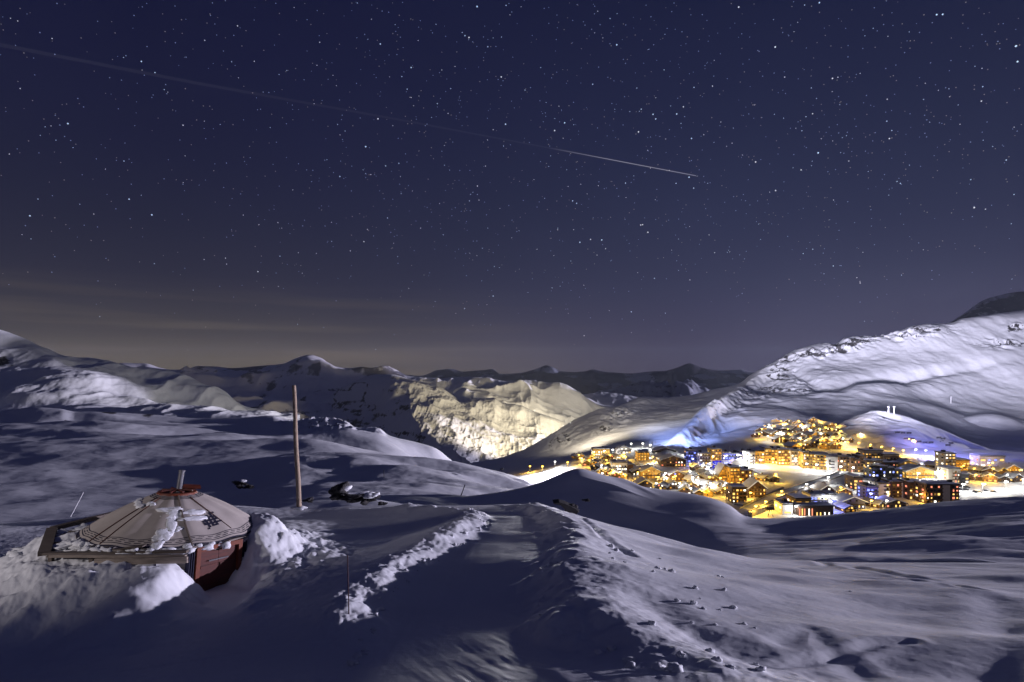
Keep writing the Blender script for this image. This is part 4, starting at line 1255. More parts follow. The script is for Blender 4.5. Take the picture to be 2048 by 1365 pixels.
pylon(kn, 1777, 826, 12, 'white lift pylon on the knoll, left one of the close pair')
pylon(kn, 1788, 828, 14, 'white lift pylon on the knoll, right one of the close pair')
pylon(vl, 1902, 806, 12, 'lone white lift pylon on the slope above the rounded dome')
pylon(vl, 1461, 905, 12, 'white lift pylon standing above the blue leisure hall')
pylon(vl, 1559, 888, 20, 'tall white lift pylon at the left end of the upper hamlet')
pylon(vl, 1592, 996, 14, 'slender pale mast beside the ski bridge')

# ---- avalanche barriers on the knoll
for i_, (px, py) in enumerate([(1795, 868), (1806, 868.5), (1818, 869), (1812, 880), (1824, 880.5), (1838, 886), (1850, 888), (1862, 888), (1878, 878), (1886, 880), (1896, 893), (1902, 889)]):
    p = kn.seen(px, py)
    t = empty('avalanche_barrier', p, 0.15)
    tag(t, f'short dark avalanche barrier, {ORD[i_]} from left on the pale slope right of the hamlet', 'barrier', 'avalanche barriers on the slope')
    MB().box(-3.2, 3.2, -0.15, 0.15, 0.6, 1.3).box(-3.2, 3.2, -0.15, 0.15, 1.6, 2.4).build('slat', M_dark, t)
    MB().box(-2.8, -2.5, -0.1, 0.1, -1.0, 2.5).box(2.5, 2.8, -0.1, 0.1, -1.0, 2.5).build('post', M_steel, t)

# ---- cars in the floodlit car park
M_car = [simple('car_paint_dark', (0.03, 0.03, 0.04), 0.3), simple('car_paint_grey', (0.25, 0.26, 0.28), 0.3)]
car_proto = None
for i_, (px, py) in enumerate([(1921, 981), (1931, 981), (1950, 985), (1959, 986), (1970, 983), (1986, 985), (1934, 976), (1921, 974)]):
    p = vl.seen(px, py)
    t = empty('parked_car', (p[0], p[1], p[2] + 0.0), 0.3 * ((i_ % 3) - 1))
    tag(t, f'small parked car, {ORD[sorted([1921.5, 1931, 1950, 1959, 1970, 1986, 1934, 1921]).index([1921.5, 1931, 1950, 1959, 1970, 1986, 1934, 1921][i_])]} from left on the white floodlit car park', 'car', 'cars on the floodlit car park')
    if car_proto is None:
        body = MB().prism([(-2.1, 0.3), (2.1, 0.3), (2.15, 0.85), (1.2, 0.95), (0.7, 1.5), (-1.2, 1.5), (-1.8, 0.95), (-2.15, 0.9)], -0.85, 0.85).mesh('body', M_car[0])
        glz = MB().prism([(-1.15, 1.0), (1.0, 1.0), (0.62, 1.42), (-1.08, 1.42)], -0.88, 0.88).mesh('glass', M_glassd)
        whl = MB().tube((0, -0.9, 0), (0, 0.9, 0), 0.33, None, 10).mesh('wheel', M_dark)
        car_proto = (body, glz, whl)
    for nm, me, xs_ in (('body', car_proto[0], (0,)), ('glass', car_proto[1], (0,)), ('wheel', car_proto[2], (-1.3, 1.3))):
        for x_ in xs_:
            o = bpy.data.objects.new(nm, me); C.objects.link(o); o.parent = t; o.location = (x_, 0, 0.33 if nm == 'wheel' else 0)

# ---- snow groomer style base station under the ski bridge
p = vl.seen(1541, 1034)
t = empty('drag_lift_station', (p[0], p[1], p[2])); tag(t, 'small dark lift station on splayed legs left of the red sign building', 'lift station')
for sx in (-1.4, 1.4):
    MB().beam((sx * 1.3, 0, 0), (sx * 0.4, 0.01, 5), 0.3, 0.3).build('leg', M_dark, t)
MB().box(-3.2, 2.4, -1, 1, 4.9, 6.6).build('cabin', M_dark, t)
MB().beam((-3.2, 0, 6.2), (-6, 0.02, 5.4), 0.4, 0.3).build('arm', M_dark, t)

# red and green sign panels of the nearest yellow building
p = vl.seen(1603, 1030)
t = empty('shop_building', (p[0], p[1] - 3, p[2] - 0.5)); tag(t, 'dark flat roofed shop with red and green lit sign panels at the snow edge', 'shop')
MB().box(-4, 21, 0, 9, 0, 7.2).build('wall', M_wood_d, t)
MB().box(-4.5, 21.5, -0.6, 9.5, 7.21, 7.8).build('roof', M_roof, t)
MB().box(-4, 21, -0.1, 9, 7.81, 8.2).build('snow_cover', M_rsnow, t)
for x_, c_ in ((-3.2, 'r'), (-1.4, 'w'), (0.3, 'r'), (3.4, 'i'), (5.6, 'r'), (9, 'w'), (11.5, 'w'), (14.5, 'i'), (17.5, 'i')):
    MB().box(x_, x_ + 0.8, -0.15, -0.02, 0.8, 5.6 if x_ < 8 else 3.0).build('lit_panel', WIN[c_], t)

# ================================================================== yurt
M_canvas = simple('cream_canvas', (0.50, 0.45, 0.41), 0.85, noise=0.28, scale=1.6, bump=0.01, col2=(0.37, 0.33, 0.30))
M_navy = simple('navy_trim', (0.012, 0.012, 0.035), 0.8)
M_rope = simple('brown_rope', (0.12, 0.045, 0.03), 0.85)
M_red = simple('red_painted_wood', (0.11, 0.014, 0.007), 0.55, noise=0.5, scale=3, stretch=(1, 1, 6))
M_orange = simple('orange_painted_wood', (0.20, 0.04, 0.012), 0.6, noise=0.4, scale=4)
M_black = simple('opening_shade', (0.01, 0.008, 0.012), 0.6)
M_flue = simple('steel_flue', (0.16, 0.16, 0.18), 0.5, metal=0.4, noise=0.3, scale=6)
M_plank = simple('weathered_plank', (0.16, 0.13, 0.11), 0.85, noise=0.5, scale=2.5, stretch=(1, 8, 8), bump=0.01)
M_plankp = simple('pale_plank', (0.36, 0.30, 0.25), 0.85, noise=0.5, scale=2.5, stretch=(1, 8, 8), bump=0.01)
M_clump = snow_mat('snow_clump', [(3.0, 0.05, 0.6), (14.0, 0.015, 0.6)], rscale=2.0)
M_pole = simple('larch_pole', (0.52, 0.40, 0.29), 0.8, noise=0.5, scale=3.0, stretch=(6, 6, 0.8), bump=0.01)
M_stone = simple('dark_rock', (0.035, 0.033, 0.036), 0.85, noise=0.5, scale=1.2, bump=0.05)

added_spot((-21.0, 4.5, 0.6), (YX - 0.8, YY + 1.5, YZ + 0.6), 4200, (0.98, 0.88, 0.88), 42, 0.4, 1.0)  # unseen spot added at the left to light the yurt roof and ledge
yurt = empty('yurt', (YX, YY, YZ))
vdir = Vector((YX, YY, 0)).normalized()
yurt.rotation_euler = (Matrix.Rotation(R(4.0), 3, vdir) @ Matrix.Rotation(R(31), 3, 'Z')).to_euler()
tag(yurt, 'low cream canvas yurt half buried in snow with red crown and door', 'yurt')
RB, RC, HC = 2.34, 0.53, 1.04           # rim radius, crown radius, height of the crown over the rim


def roof_z(r):
    t = max(0.0, min(1.05, (RB - r) / (RB - RC)))
    return HC * (t ** 0.93) + 0.05 * math.sin(t * math.pi)


def roof_pt(r, a, lift=0.0):
    sag = 0.025 * math.cos(a * 14) * (r / RB)
    return (r * math.cos(a), r * math.sin(a), roof_z(r) + sag * (1 if lift == 0 else 0.9) + lift)


def roof_band(m_, r0, r1, a0, a1, lift, na, nr=3):
    base = len(m_.v)
    for i in range(nr + 1):
        for j in range(na + 1):
            r_ = r0 + (r1 - r0) * i / nr; a_ = a0 + (a1 - a0) * j / na
            m_.v.append(roof_pt(r_, a_, lift))
    for i in range(nr):
        for j in range(na):
            q = base + i * (na + 1) + j
            m_.f.append((q, q + na + 1, q + na + 2, q + 1) if r1 < r0 else (q, q + 1, q + na + 2, q + na + 1))
    return m_


# canvas roof with a drooping hem
m_ = MB()
roof_band(m_, RB, RC - 0.1, 0, 2 * math.pi, 0, 168, 22)
n_ = len(m_.v)
for j in range(169):
    a_ = 2 * math.pi * j / 168
    x_, y_, z_ = roof_pt(RB, a_)
    m_.v.append((x_ * 1.012, y_ * 1.012, z_ - 0.10 - 0.03 * abs(math.sin(a_ * 12))))
for j in range(168):
    m_.f.append((n_ + j, n_ + j + 1, j + 1, j))
m_.build('roof', M_canvas, yurt, smooth=True)
# hem bands and the stepped key pattern between them
m_ = MB()
for (ra, rb_) in ((RB - 0.03, RB - 0.065), (RB - 0.12, RB - 0.138), (RB - 0.26, RB - 0.278)):
    roof_band(m_, ra, rb_, 0, 2 * math.pi, 0.008, 168, 1)
for j in range(56):
    a_ = 2 * math.pi * j / 56
    roof_band(m_, RB - 0.165, RB - 0.183, a_, a_ + 0.075, 0.010, 2, 1)
    roof_band(m_, RB - 0.215, RB - 0.233, a_ + 0.035, a_ + 0.105, 0.010, 2, 1)
m_.build('hem_band', M_navy, yurt)
m_ = MB()
for (ra, rb_) in ((RC + 0.16, RC + 0.135), (RC + 0.11, RC + 0.085), (RC + 0.06, RC + 0.035)):
    roof_band(m_, ra, rb_, 0, 2 * math.pi, 0.01, 96, 1)
m_.build('crown_band', M_navy, yurt)


def rope_on(a, r0, r1, wd, da=0.0, mat=M_rope):
    m_ = MB()
    k_ = 14
    pts = [Vector(roof_pt(r0 + (r1 - r0) * i / k_, a + da * i / k_, 0.012)) for i in range(k_ + 1)]
    for p_, q_ in zip(pts[:-1], pts[1:]):
        m_.tube(p_, q_, wd, None, 6)
    return m_.build('rope', mat, yurt)


rope_on(R(-149), RB, RC + 0.1, 0.014, 0.10)
rope_on(R(-139), RB, RC + 0.1, 0.014, 0.12)
rope_on(R(-80), RB, RC, 0.026, -0.12, M_plank)
rope_on(R(-47), RB - 0.3, RC + 0.1, 0.010, -0.20)
# the knot of luck painted on the canvas beside the door


def cell_strip(m_, u0, v0, u1, v1, wd=0.028):
    # u along the rim, v up the slope, metres from the knot's centre
    ac, rc_ = R(-59), RB - 0.70
    def pt(u, v):
        r_ = rc_ - v * 0.88
        return Vector(roof_pt(r_, ac + u / r_, 0.013))
    if abs(u1 - u0) > abs(v1 - v0):
        q = [pt(u0 - wd, v0 - wd), pt(u1 + wd, v1 - wd), pt(u1 + wd, v1 + wd), pt(u0 - wd, v0 + wd)]
    else:
        q = [pt(u0 - wd, v0 - wd), pt(u0 + wd, v0 - wd), pt(u1 + wd, v1 + wd), pt(u1 - wd, v1 + wd)]
    m_.add(q, [(0, 1, 2, 3)])


m_ = MB()
g_ = 0.10
for q in (-1, 0, 1):
    cell_strip(m_, -2 * g_, q * g_ * 1.15, 2 * g_, q * g_ * 1.15, 0.030)
    cell_strip(m_, q * g_ * 1.15, -2 * g_, q * g_ * 1.15, 2 * g_, 0.030)
for sa in (-1, 1):
    cell_strip(m_, sa * 2 * g_, 0, sa * 2 * g_, g_ * 1.15 * sa, 0.030)
    cell_strip(m_, 0, sa * 2 * g_, -g_ * 1.15 * sa, sa * 2 * g_, 0.030)
    cell_strip(m_, sa * 2 * g_, -g_ * 1.15 * sa, sa * 2.9 * g_, -g_ * 1.15 * sa, 0.030)
    cell_strip(m_, g_ * 1.15 * sa, sa * 2.0 * g_, g_ * 1.15 * sa, sa * 2.7 * g_, 0.030)
    cell_strip(m_, g_ * 1.15 * sa, sa * 2.7 * g_, g_ * 2.3 * sa, sa * 2.7 * g_, 0.030)
m_.build('knot_emblem', M_navy, yurt)
# crown: painted ring, spokes, black disc for the shade inside the opening and open red flap
m_ = MB()
NA = 48
for (ra, rb_, za, zb) in ((RC + 0.02, RC - 0.02, HC - 0.04, HC + 0.05), (RC - 0.02, RC - 0.12, HC + 0.05, HC + 0.06), (RC - 0.12, RC - 0.14, HC + 0.06, HC - 0.1)):
    b_ = len(m_.v)
    for j in range(NA):
        a_ = 2 * math.pi * j / NA
        m_.v.append((ra * math.cos(a_), ra * math.sin(a_), za)); m_.v.append((rb_ * math.cos(a_), rb_ * math.sin(a_), zb))
    for j in range(NA):
        k_ = (j + 1) % NA
        m_.f.append((b_ + 2 * j, b_ + 2 * k_, b_ + 2 * k_ + 1, b_ + 2 * j + 1))
crown = m_.build('crown_ring', M_orange, yurt)
for q in range(4):
    a_ = R(20 + 45 * q)
    MB().beam(((RC - 0.1) * math.cos(a_), (RC - 0.1) * math.sin(a_), HC + 0.08), (-(RC - 0.1) * math.cos(a_), -(RC - 0.1) * math.sin(a_), HC + 0.081 + 0.006 * q), 0.05, 0.05).build('spoke', M_red, crown)
m_ = MB()
m_.add([((RC - 0.12) * math.cos(2 * math.pi * j / 32), (RC - 0.12) * math.sin(2 * math.pi * j / 32), HC + 0.01) for j in range(32)], [tuple(range(32))])
m_.build('crown_shade', M_black, crown)
MB().add([(0.12, 0.05, HC + 0.13), (0.62, 0.0, HC + 0.12), (0.6, 0.3, HC + 0.17), (0.16, 0.42, HC + 0.18)], [(0, 1, 2, 3)]).add([(0.12, 0.05, HC + 0.10), (0.62, 0.0, HC + 0.09), (0.6, 0.3, HC + 0.14), (0.16, 0.42, HC + 0.15)], [(3, 2, 1, 0)]).build('crown_flap', M_orange, yurt, label='open orange flap over the crown')
flue = MB().tube((0.02, 0.1, HC - 0.1), (0.075, 0.1, HC + 0.62), 0.075, 0.075, 18).tube((0.075, 0.1, HC + 0.62), (0.077, 0.1, HC + 0.66), 0.09, 0.09, 18).build('chimney_flue', M_flue, yurt, smooth=False)
# wall, mostly buried
m_ = MB()
for j in range(72):
    a0, a1 = 2 * math.pi * j / 72, 2 * math.pi * (j + 1) / 72
    r_ = RB - 0.16
    m_.add([(r_ * math.cos(a0), r_ * math.sin(a0), -1.7), (r_ * math.cos(a1), r_ * math.sin(a1), -1.7), (r_ * math.cos(a1), r_ * math.sin(a1), 0.0), (r_ * math.cos(a0), r_ * math.sin(a0), 0.0)], [(0, 1, 2, 3)])
m_.build('wall', M_canvas, yurt)
# door and its frame, facing towards the lower right
DA = R(-62)
dm_ = Matrix.Rotation(DA + math.pi / 2, 4, 'Z')


def door_part(name, boxes, mat, parent):
    m_ = MB()
    for b_ in boxes: m_.box(*b_)
    m_.v = [tuple(dm_ @ Vector(v)) for v in m_.v]
    return m_.build(name, mat, parent)


door_part('door_frame', [(-0.66, -0.55, -RB - 0.02, -RB + 0.35, -1.8, -0.02), (0.55, 0.66, -RB - 0.02, -RB + 0.35, -1.8, -0.02), (-0.55, 0.55, -RB - 0.02, -RB + 0.35, -0.14, -0.02), (-0.55, 0.55, -RB + 0.02, -RB + 0.35, -1.8, -1.7)], M_orange, yurt)
dl = door_part('door', [(-0.545, -0.005, -RB + 0.06, -RB + 0.1, -1.69, -0.15), (0.005, 0.545, -RB + 0.06, -RB + 0.1, -1.69, -0.15)], M_red, yurt)
for b_ in [(-0.5, -0.05, -RB + 0.03, -RB + 0.055, -0.62, -0.55), (0.05, 0.5, -RB + 0.03, -RB + 0.055, -0.62, -0.55), (-0.5, -0.05, -RB + 0.03, -RB + 0.055, -1.2, -1.13), (0.05, 0.5, -RB + 0.03, -RB + 0.055, -1.2, -1.13)]:
    door_part('door_rail', [b_], M_red, dl)
door_part('handle', [(-0.3, 0.26, -RB + 0.0, -RB + 0.028, -0.45, -0.42)], M_flue, dl)
for b_ in [(0.68 + 0.06 * q, 0.70 + 0.06 * q, -RB + 0.02, -RB + 0.2, -1.2, -0.02) for q in range(3)] + [(-0.72 - 0.06 * q, -0.70 - 0.06 * q, -RB + 0.02, -RB + 0.2, -1.2, -0.02) for q in range(3)]:
    door_part('jamb_stripe', [b_], M_navy, yurt)


def lump(name, loc, sx, sy, sz, mat, seed, parent=None, rough=0.35, sub=3, freq=1.6):
    """An irregular lump: a subdivided icosphere pushed about by noise."""
    import bmesh
    bm = bmesh.new()
    bmesh.ops.create_icosphere(bm, subdivisions=sub, radius=1.0)
    vs = np.array([v.co[:] for v in bm.verts])
    n = fbm(vs[:, 0] * freq + seed * 3.1, vs[:, 1] * freq + vs[:, 2] * freq * 1.3, 3, seed)
    n2 = fbm(vs[:, 2] * freq * 1.4 - seed, vs[:, 0] * freq * 1.1, 3, seed + 9)
    for v, a, b in zip(bm.verts, n, n2):
        v.co *= 1 + rough * (0.7 * a + 0.5 * b)
        v.co.x *= sx; v.co.y *= sy; v.co.z *= sz
    me = bpy.data.meshes.new(name); bm.to_mesh(me); bm.free()
    me.materials.append(mat)
    me.polygons.foreach_set('use_smooth', [mat is not M_stone] * len(me.polygons))
    o = bpy.data.objects.new(name, me); C.objects.link(o)
    o.location = loc
    if parent: o.parent = parent
    return o


def on_roof(o, a):
    th = math.atan2(HC, RB - RC)
    o.rotation_euler = Vector((math.cos(a) * math.sin(th), math.sin(a) * math.sin(th), math.cos(th))).to_track_quat('Z', 'Y').to_euler()


# old snow lying on the canvas
r5 = random.Random(9)
for (rr_0, a_, sx, sy, k_) in [(1.05, -150, .20, .10, 1), (0.98, -165, .22, .10, 2), (0.95, 178, .2, .12, 3), (0.92, -135, .16, .08, 4)]:
    x_, y_, z_ = roof_pt(rr_0, R(a_)); on_roof(lump('snow_patch', (x_, y_, z_), sx, sy, 0.04, M_clump, 200 + k_, yurt, sub=3), R(a_))
for (rr_0, a_, sx, sy, k_) in [(1.25, -88, .34, .16, 5), (1.55, -95, .14, .34, 6), (1.95, -99, .20, .22, 7), (2.25, -101, .16, .14, 8), (1.5, -75, .30, .09, 9), (1.25, -72, .30, .10, 10), (1.75, -88, .22, .12, 11), (2.3, -112, .2, .10, 12), (1.1, -100, .3, .1, 13)]:
    x_, y_, z_ = roof_pt(rr_0, R(a_)); on_roof(lump('snow_patch', (x_, y_, z_ - 0.01), sx, sy, 0.028, M_clump, 200 + k_, yurt, sub=3, rough=0.6), R(a_))
for q in range(26):
    a_ = R(-172 + q * 4.6 + r5.uniform(-2, 2))
    x_, y_, z_ = roof_pt(RB - r5.uniform(-0.12, 0.10), a_)
    on_roof(lump('snow_patch', (x_, y_, z_ - 0.06), r5.uniform(.07, .2), r5.uniform(.06, .12), r5.uniform(.04, .09), M_clump, 230 + q, yurt, sub=2, rough=0.6), a_)

# ---- deck round the left of the yurt
A_, B_ = Vector(W(88, 1108, 14.6)), Vector(W(375, 1103, 14.7))
E_, F_ = Vector(W(104, 1058, 17.0)), Vector(W(250, 1022, 19.6))
deck = empty('deck', A_)
tag(deck, 'dark weathered timber deck frame round the left side of the yurt', 'deck')


def dk(name, p_, q_, wd, ht, mat=M_plank):
    return MB().beam(Vector(p_) - A_, Vector(q_) - A_, wd, ht).build(name, mat, deck)


dk('front_beam', A_, B_, 0.14, 0.06)
dk('front_beam', Vector(W(100, 1112, 14.5)), Vector(W(372, 1113, 14.5)), 0.1, 0.07, M_plankp)
dk('lower_plank', Vector(W(190, 1124, 14.45)), Vector(W(375, 1120, 14.4)), 0.06, 0.16, M_plankp)
dk('side_beam', A_, E_, 0.26, 0.10)
dk('back_beam', E_, F_, 0.18, 0.12)
for q in range(12):
    f_ = (q + 0.5) / 12
    p_ = A_.lerp(E_, f_) + Vector((0.1, 0, -0.09)); 
    q_ = Vector((p_.x + 2.4 + 1.2 * f_, p_.y + 0.05, p_.z + 0.25))
    dk('board', p_, q_, 0.17, 0.03)
for (px, py, D_) in ((96, 1118, 14.5), (178, 1122, 14.45)):
    p_ = Vector(W(px, py, D_)); dk('post', p_ + Vector((0, 0.1, 0.02)), p_ + Vector((0, 0.1001, -0.4)), 0.1, 0.1)

# broken snow on the deck and along the ledge to the left
r6 = random.Random(4)
spots = [(150 + r6.uniform(-25, 60), 1094 + r6.uniform(-9, 9), 15.0) for _ in range(16)] + [(r6.uniform(150, 380), 1104 + r6.uniform(-3, 3), 14.9) for _ in range(20)]
for i_, (px, py, D_) in enumerate(spots):
    o = lump('snow_clod', W(px, py, D_), r6.uniform(.07, .2), r6.uniform(.06, .14), r6.uniform(.04, .08), M_clump, 300 + i_, sub=2, rough=0.6)
    tag(o, 'clod of broken snow lying on the dark deck beside the yurt', 'snow clod', 'snow clods on the deck')
for i_ in range(44):
    px, py = r6.uniform(-120, 380), 1100 + abs(r6.gauss(0, 42))
    q_ = ng.seen(px, min(py, 1195)); z_ = ng.height(q_[0], q_[1])
    o = lump('snow_clod', (q_[0], q_[1], z_), r6.uniform(.05, .17), r6.uniform(.05, .13), r6.uniform(.04, .1), M_clump, 400 + i_, sub=2, rough=0.7)
    tag(o, 'clod of broken snow on the lit ledge below the deck', 'snow clod', 'snow clods on the ledge below the deck')

# ---- tall pole
pb, pt_ = Vector(W(598, 1017, 33.0)), Vector(W(587.5, 771, 33.4))
pole = empty('wooden_pole', pb); tag(pole, 'tall slightly leaning bare wooden pole standing in the snow right of the yurt', 'pole')
m_ = MB(); nseg = 14
for q in range(nseg):
    a, b = (pt_ - pb) * (q / nseg), (pt_ - pb) * ((q + 1) / nseg)
    wob = lambda t: Vector((0.02 * math.sin(t * 9), 0, 0))
    m_.tube(a + wob(q / nseg), b + wob((q + 1) / nseg), 0.145 - 0.035 * q / nseg, 0.145 - 0.035 * (q + 1) / nseg, 12, caps=(q in (0, nseg - 1)))
m_.build('shaft', M_pole, pole, smooth=True)
for t_ in (0.88, 0.8, 0.72, 0.63, 0.56, 0.5, 0.42):
    c_ = (pt_ - pb) * t_
    MB().tube(c_ + Vector((-0.02, -0.10, 0)), c_ + Vector((-0.02, -0.19, 0.01)), 0.028, 0.022, 8).build('peg', M_plank, pole)
lump('snow_patch', Vector((0.0, 0, 0.02)), 0.4, 0.3, 0.12, M_clump, 71, pole)

# ---- stakes
def stake(p_, q_, r_, mat, label, grp=None):
    o = MB().tube((0, 0, 0), Vector(q_) - Vector(p_), r_, r_ * 0.8, 8).build('stake', mat)
    o.location = p_
    tag(o, label, 'stake', grp)


M_stakered = simple('red_stake_paint', (0.05, 0.008, 0.012), 0.6)
p_ = ng.seen(698, 1236)
z_ = ng.height(p_[0], p_[1])
stake((p_[0], p_[1], z_ - 0.1), (p_[0] - 0.03, p_[1], z_ + 1.2), 0.013, M_stakered, 'thin dark red piste stake at the left of the track')
stake(W(141, 1034, 40), W(167, 985, 40.5), 0.035, M_white, 'thin pale stick leaning to the right behind the yurt')
stake(W(919, 1000, 100), W(930, 970, 100), 0.09, M_dark, 'thin dark leaning stick on the snow crest above the track')
stake(W(768, 958, 130), W(768, 940, 130), 0.08, M_dark, 'tiny dark stake on the pale mound')

# ---- rocks
def rock(px, py, D_, wpx, hpx, dpt, seed, label, snowcap=0.0, lift=0.0):
    c_ = Vector(W(px, py, D_)); s_ = D_ / F
    t = empty('rock', c_); tag(t, label, 'rock')
    wpx *= 0.8; hpx *= 0.8
    lump('stone', (0, 0, lift), wpx / 2 * s_, dpt * 0.8, hpx / 2 * s_, M_stone, seed, t, rough=0.7, sub=4, freq=1.3)
    if snowcap:
        lump('snow_cap', (0.1 * wpx * s_, 0.15, hpx * 0.30 * s_), wpx * 0.36 * s_, dpt * 0.8, hpx * 0.22 * s_, M_clump, seed + 1, t, rough=0.5)


rock(480, 967, 60, 34, 14, 0.5, 501, 'jagged dark rock poking from the snow behind the yurt, left of the pole', 0.4)
rock(500, 975, 60, 26, 8, 0.4, 502, 'low dark rock with snow streaks right of the jagged one behind the yurt')
rock(620, 1001, 38, 22, 7, 0.4, 511, 'small dark stone just right of the foot of the wooden pole')
rock(682, 986, 40, 46, 34, 0.9, 507, 'dark boulder with a pointed top, left one of the boulder group by the track', 0.4)
rock(708, 995, 40, 70, 20, 0.9, 504, 'broad dark boulder with snow in the middle of the boulder group by the track', 1)
rock(738, 996, 40, 46, 20, 0.8, 505, 'dark boulder with a bright snowy side at the right of the boulder group', 1)
rock(765, 1008, 39, 16, 6, 0.4, 506, 'flat dark stone at the right end of the boulder group')
# overhanging dark rock by the top of the bright drift
c_ = Vector(W(1130, 1018, 44)); s_ = 44 / F
t = empty('rock', c_); tag(t, 'long dark beak shaped rock ledge beyond the top of the bright drift', 'rock')
prof = [(-24, 14), (-12, 15.5), (0, 12), (10, 8), (20, 3), (25, -2), (22, -9), (8, -9), (2, -4), (-4, 4), (-10, 10), (-22, 12)]
m_ = MB().prism([(x * s_, z * s_) for x, z in prof][::-1], -0.5, 0.7)
o = m_.build('stone', M_stone, t)
lump('stone', (12 * s_, 0.2, -2 * s_), 13 * s_, 0.6, 9 * s_, M_stone, 520, t, rough=0.4, sub=4)
o = rock(1172, 1001, 60, 16, 6, 0.4, 521, 'tiny dark slanted rock on the shadowed mound')
rock(1004, 845 + 94, 150, 8, 5, 0.8, 522, 'tiny dark rock at the edge of the pale mound')

# ---- snow boulders rolled down the bright drift
r7 = random.Random(21)
bl = [(1316, 1166, 13), (1330, 1167, 9), (1343, 1177, 12), (1390, 1216, 12), (1354, 1240, 10), (1386, 1246, 15), (1407, 1253, 9), (1448, 1217, 9), (1466, 1248, 14), (1440, 1252, 6), (1303, 1290, 14), (1420, 1318, 18), (1430, 1281, 9), (1488, 1278, 10), (1384, 1276, 8), (1435, 1345, 20),
      (1460, 1354, 16), (1350, 1355, 34), (1521, 1351, 18), (1512, 1326, 9), (1361, 1335, 16), (1222, 1116, 12), (1233, 1122, 10), (1221, 1134, 9), (1264, 1120, 7), (1226, 1148, 8), (1250, 1158, 7), (1437, 1163, 6), (1445, 1180, 5), (1320, 1130, 5), (1700, 1200, 5), (1306, 1186, 8), (1510, 1284, 6), (1400, 1232, 5)]
for i_, (px, py, wp) in enumerate(bl):
    q_ = ng.seen(px, py); z_ = ng.height(q_[0], q_[1]); s_ = wp / F * q_[1] / 2
    o = lump('snow_boulder', (q_[0], q_[1], z_ + s_ * 0.25), s_, s_ * 0.9, s_ * 0.62, M_clump, 600 + i_, sub=3, rough=0.45)
    big_ = wp >= 15
    tag(o, ('large rounded snow boulder near the bottom edge of the bright drift' if big_ else 'small snow boulder lying on the bright drift right of the track'), 'snow boulder', 'large snow boulders low on the drift' if big_ else 'snow boulders on the drift')
# crumbled blocks along the left bank and the right bank
for i_ in range(84):
    if i_ < 60:
        t_ = r7.random() * (len(lb_px) - 1); k_ = int(t_); f_ = t_ - k_
        px = lb_px[k_][0] * (1 - f_) + lb_px[k_ + 1][0] * f_ + r7.uniform(-6, 14); py = lb_px[k_][1] * (1 - f_) + lb_px[k_ + 1][1] * f_ + r7.uniform(-4, 8)
    else:
        t_ = r7.random() * (len(rb_px) - 1); k_ = int(t_); f_ = t_ - k_
        px = rb_px[k_][0] * (1 - f_) + rb_px[k_ + 1][0] * f_ + r7.uniform(-10, 50); py = rb_px[k_][1] * (1 - f_) + rb_px[k_ + 1][1] * f_ + r7.uniform(-6, 10)
    q_ = ng.seen(px, py); z_ = ng.height(q_[0], q_[1]); s_ = r7.uniform(0.02, 0.075)
    o = lump('snow_chunk', (q_[0], q_[1], z_ + s_ * 0.3), s_ * r7.uniform(1, 1.6), s_, s_ * 0.8, M_clump, 700 + i_, sub=2, rough=0.6)
    tag(o, 'small broken snow chunk on the left bank of the track' if i_ < 60 else 'small broken snow chunk on the right bank of the track', 'snow chunk', 'snow chunks of the left bank' if i_ < 60 else 'snow chunks of the right bank')

# pale snow cannon far left of the pole
c_ = W(533, 907, 200)
t = empty('snow_cannon', c_); tag(t, 'tiny pale snow cannon on a short post on the dark slope left of the pole', 'snow cannon')
MB().tube((0, 0, -1), (0, 0, 1.2), 0.12, 0.1, 8).build('post', M_steel, t)
MB().tube((-0.9, -0.2, 1.2), (0.5, 0.2, 1.5), 0.55, 0.4, 12).build('barrel', M_plankp, t)
MB().tube((-1.0, -0.23, 1.18), (-0.9, -0.2, 1.2), 0.62, 0.58, 12).build('nozzle_ring', M_steel, t)

# ================================================================== stars, contrail, aircraft
def star_field(name, n, smin, smax, mats, seed, power):
    r = np.random.default_rng(seed)
    Rr = 45000.0
    m = {k_: ([], []) for k_ in range(len(mats))}
    cnt = 0
    while cnt < n:
        v = r.normal(size=3); v /= np.linalg.norm(v)
        if v[2] < 0.02: continue
        # thinner where the valley glow drowns them
        keep = sstep(0.0, 0.30, np.array(v[2])) * (0.55 + 0.45 * sstep(-0.6, 0.5, np.array(v[0]))) 
        if r.random() > keep + 0.04: continue
        s_ = Rr / 569.0 * 0.5 * (smin + (smax - smin) * r.random() ** power)
        c = v * Rr
        a = np.cross(v, [0, 0, 1.0]); a /= np.linalg.norm(a); b = np.cross(a, v)
        k_ = r.integers(len(mats))
        vs, fs = m[k_]
        q = len(vs)
        for j in range(4):
            an = j * math.pi / 2
            vs.append(tuple(c + (a * math.cos(an) + b * math.sin(an)) * s_))
        vs.append(tuple(c - v * s_)); vs.append(tuple(c + v * s_))
        for j in range(4):
            fs.append((q + j, q + (j + 1) % 4, q + 4)); fs.append((q + (j + 1) % 4, q + j, q + 5))
        cnt += 1
    for k_, mt in enumerate(mats):
        o = MB(); o.v, o.f = m[k_]
        tag(o.build(name, mt), 'scattered white and bluish stars over the whole night sky', 'stars', 'stars', 'stuff')


S1 = glow('star_blue_white', (0.62, 0.78, 1.0), 1.15)
S2 = glow('star_white', (0.95, 0.95, 1.0), 1.0)
S3 = glow('star_faint', (0.45, 0.55, 0.9), 0.5)
S4 = glow('star_faint_warm', (0.7, 0.62, 0.6), 0.36)
star_field('stars', 3400, 0.6, 1.5, [S1, S2], 3, 3.5)
star_field('stars', 17000, 0.5, 0.95, [S3, S4], 4, 1.0)

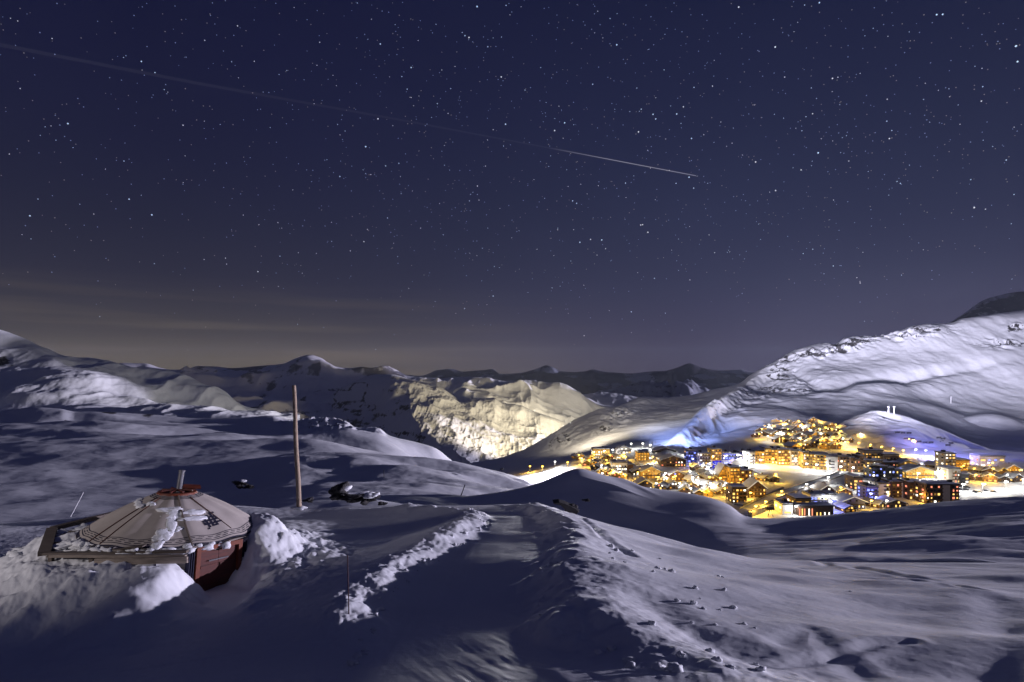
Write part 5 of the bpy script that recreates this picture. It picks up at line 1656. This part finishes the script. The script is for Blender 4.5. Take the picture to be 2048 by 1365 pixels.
# aircraft trail built as a self-glowing contrail, wider and fainter to the left
mc = bpy.data.materials.new('contrail_glow'); mc.use_nodes = True
t_ = mc.node_tree; t_.nodes.clear()
oo = t_.nodes.new('ShaderNodeOutputMaterial'); ad_ = t_.nodes.new('ShaderNodeAddShader'); tr_ = t_.nodes.new('ShaderNodeBsdfTransparent'); em = t_.nodes.new('ShaderNodeEmission')
at_ = t_.nodes.new('ShaderNodeAttribute'); at_.attribute_name = 'age'
em.inputs[0].default_value = (0.75, 0.72, 0.85, 1)  # emission gives the vapour its paleness, though it is no light source
t_.links.new(at_.outputs['Fac'], em.inputs[1]); t_.links.new(tr_.outputs[0], ad_.inputs[0]); t_.links.new(em.outputs[0], ad_.inputs[1]); t_.links.new(ad_.outputs[0], oo.inputs[0])
mc.cycles.emission_sampling = 'NONE'
m_ = MB(); glow_vals = []
P0, P1 = Vector(W(-200, 55, 30000)), Vector(W(1392, 352, 30000))
ctl = [(-200, 55), (0, 90), (400, 168), (800, 240), (1150, 306), (1270, 329), (1392, 352)]
cx_ = [q[0] for q in ctl]; cy_ = [q[1] for q in ctl]
K = 70; nn_ = 8
for i in range(K + 1):
    px = -200 + 1592 * i / K
    py = float(np.interp(px, cx_, cy_))
    rad = (22 if px > 1150 else 30 + (1150 - px) * 0.06)
    c = Vector(W(px, py, 30000))
    for j in range(nn_):
        an = 2 * math.pi * j / nn_
        m_.v.append(tuple(c + Vector((0.17 * math.sin(an) * rad, math.cos(an) * rad, math.sin(an) * rad))))
        glow_vals.append(0.0055 if px < 1100 else 0.0055 + 0.11 * min(1, (px - 1100) / 120))
for i in range(K):
    for j in range(nn_):
        k_ = (j + 1) % nn_
        m_.f.append((i * nn_ + j, i * nn_ + k_, (i + 1) * nn_ + k_, (i + 1) * nn_ + j))
o = m_.build('contrail', mc, smooth=True)
at = o.data.attributes.new('age', 'FLOAT', 'POINT'); at.data.foreach_set('value', glow_vals)
tag(o, 'thin pale aircraft trail crossing the sky down towards the right', 'contrail')
c_ = W(1394, 352.6, 29990)
t = empty('aircraft', c_); tag(t, 'tiny aircraft with a white light at the right end of the trail', 'aircraft')
MB().tube((-30, 0, 5), (30, 0, -5), 4, 3, 8).build('fuselage', M_white, t)
MB().add([(-8, -40, 0), (8, 0, 0), (-8, 40, 0), (-14, 0, 0)], [(0, 1, 2, 3)]).build('wing', M_white, t)
MB().tube((26, 0, -5), (34, 0, -6), 12, 8, 8).build('landing_light', S2, t)


# ================================================================== night haze
g = MB()
g.box(-14000, 14000, -600, 12500, -960, 460)
mh = bpy.data.materials.new('haze_air'); mh.use_nodes = True
th_ = mh.node_tree; th_.nodes.clear()
pv = th_.nodes.new('ShaderNodeVolumePrincipled'); oh = th_.nodes.new('ShaderNodeOutputMaterial')
pv.inputs['Color'].default_value = (0.78, 0.88, 1.0, 1)
pv.inputs['Density'].default_value = 1.3e-5
th_.links.new(pv.outputs[0], oh.inputs['Volume'])
tag(g.build('haze', mh), kind='stuff')
sc.cycles.volume_bounces = 0
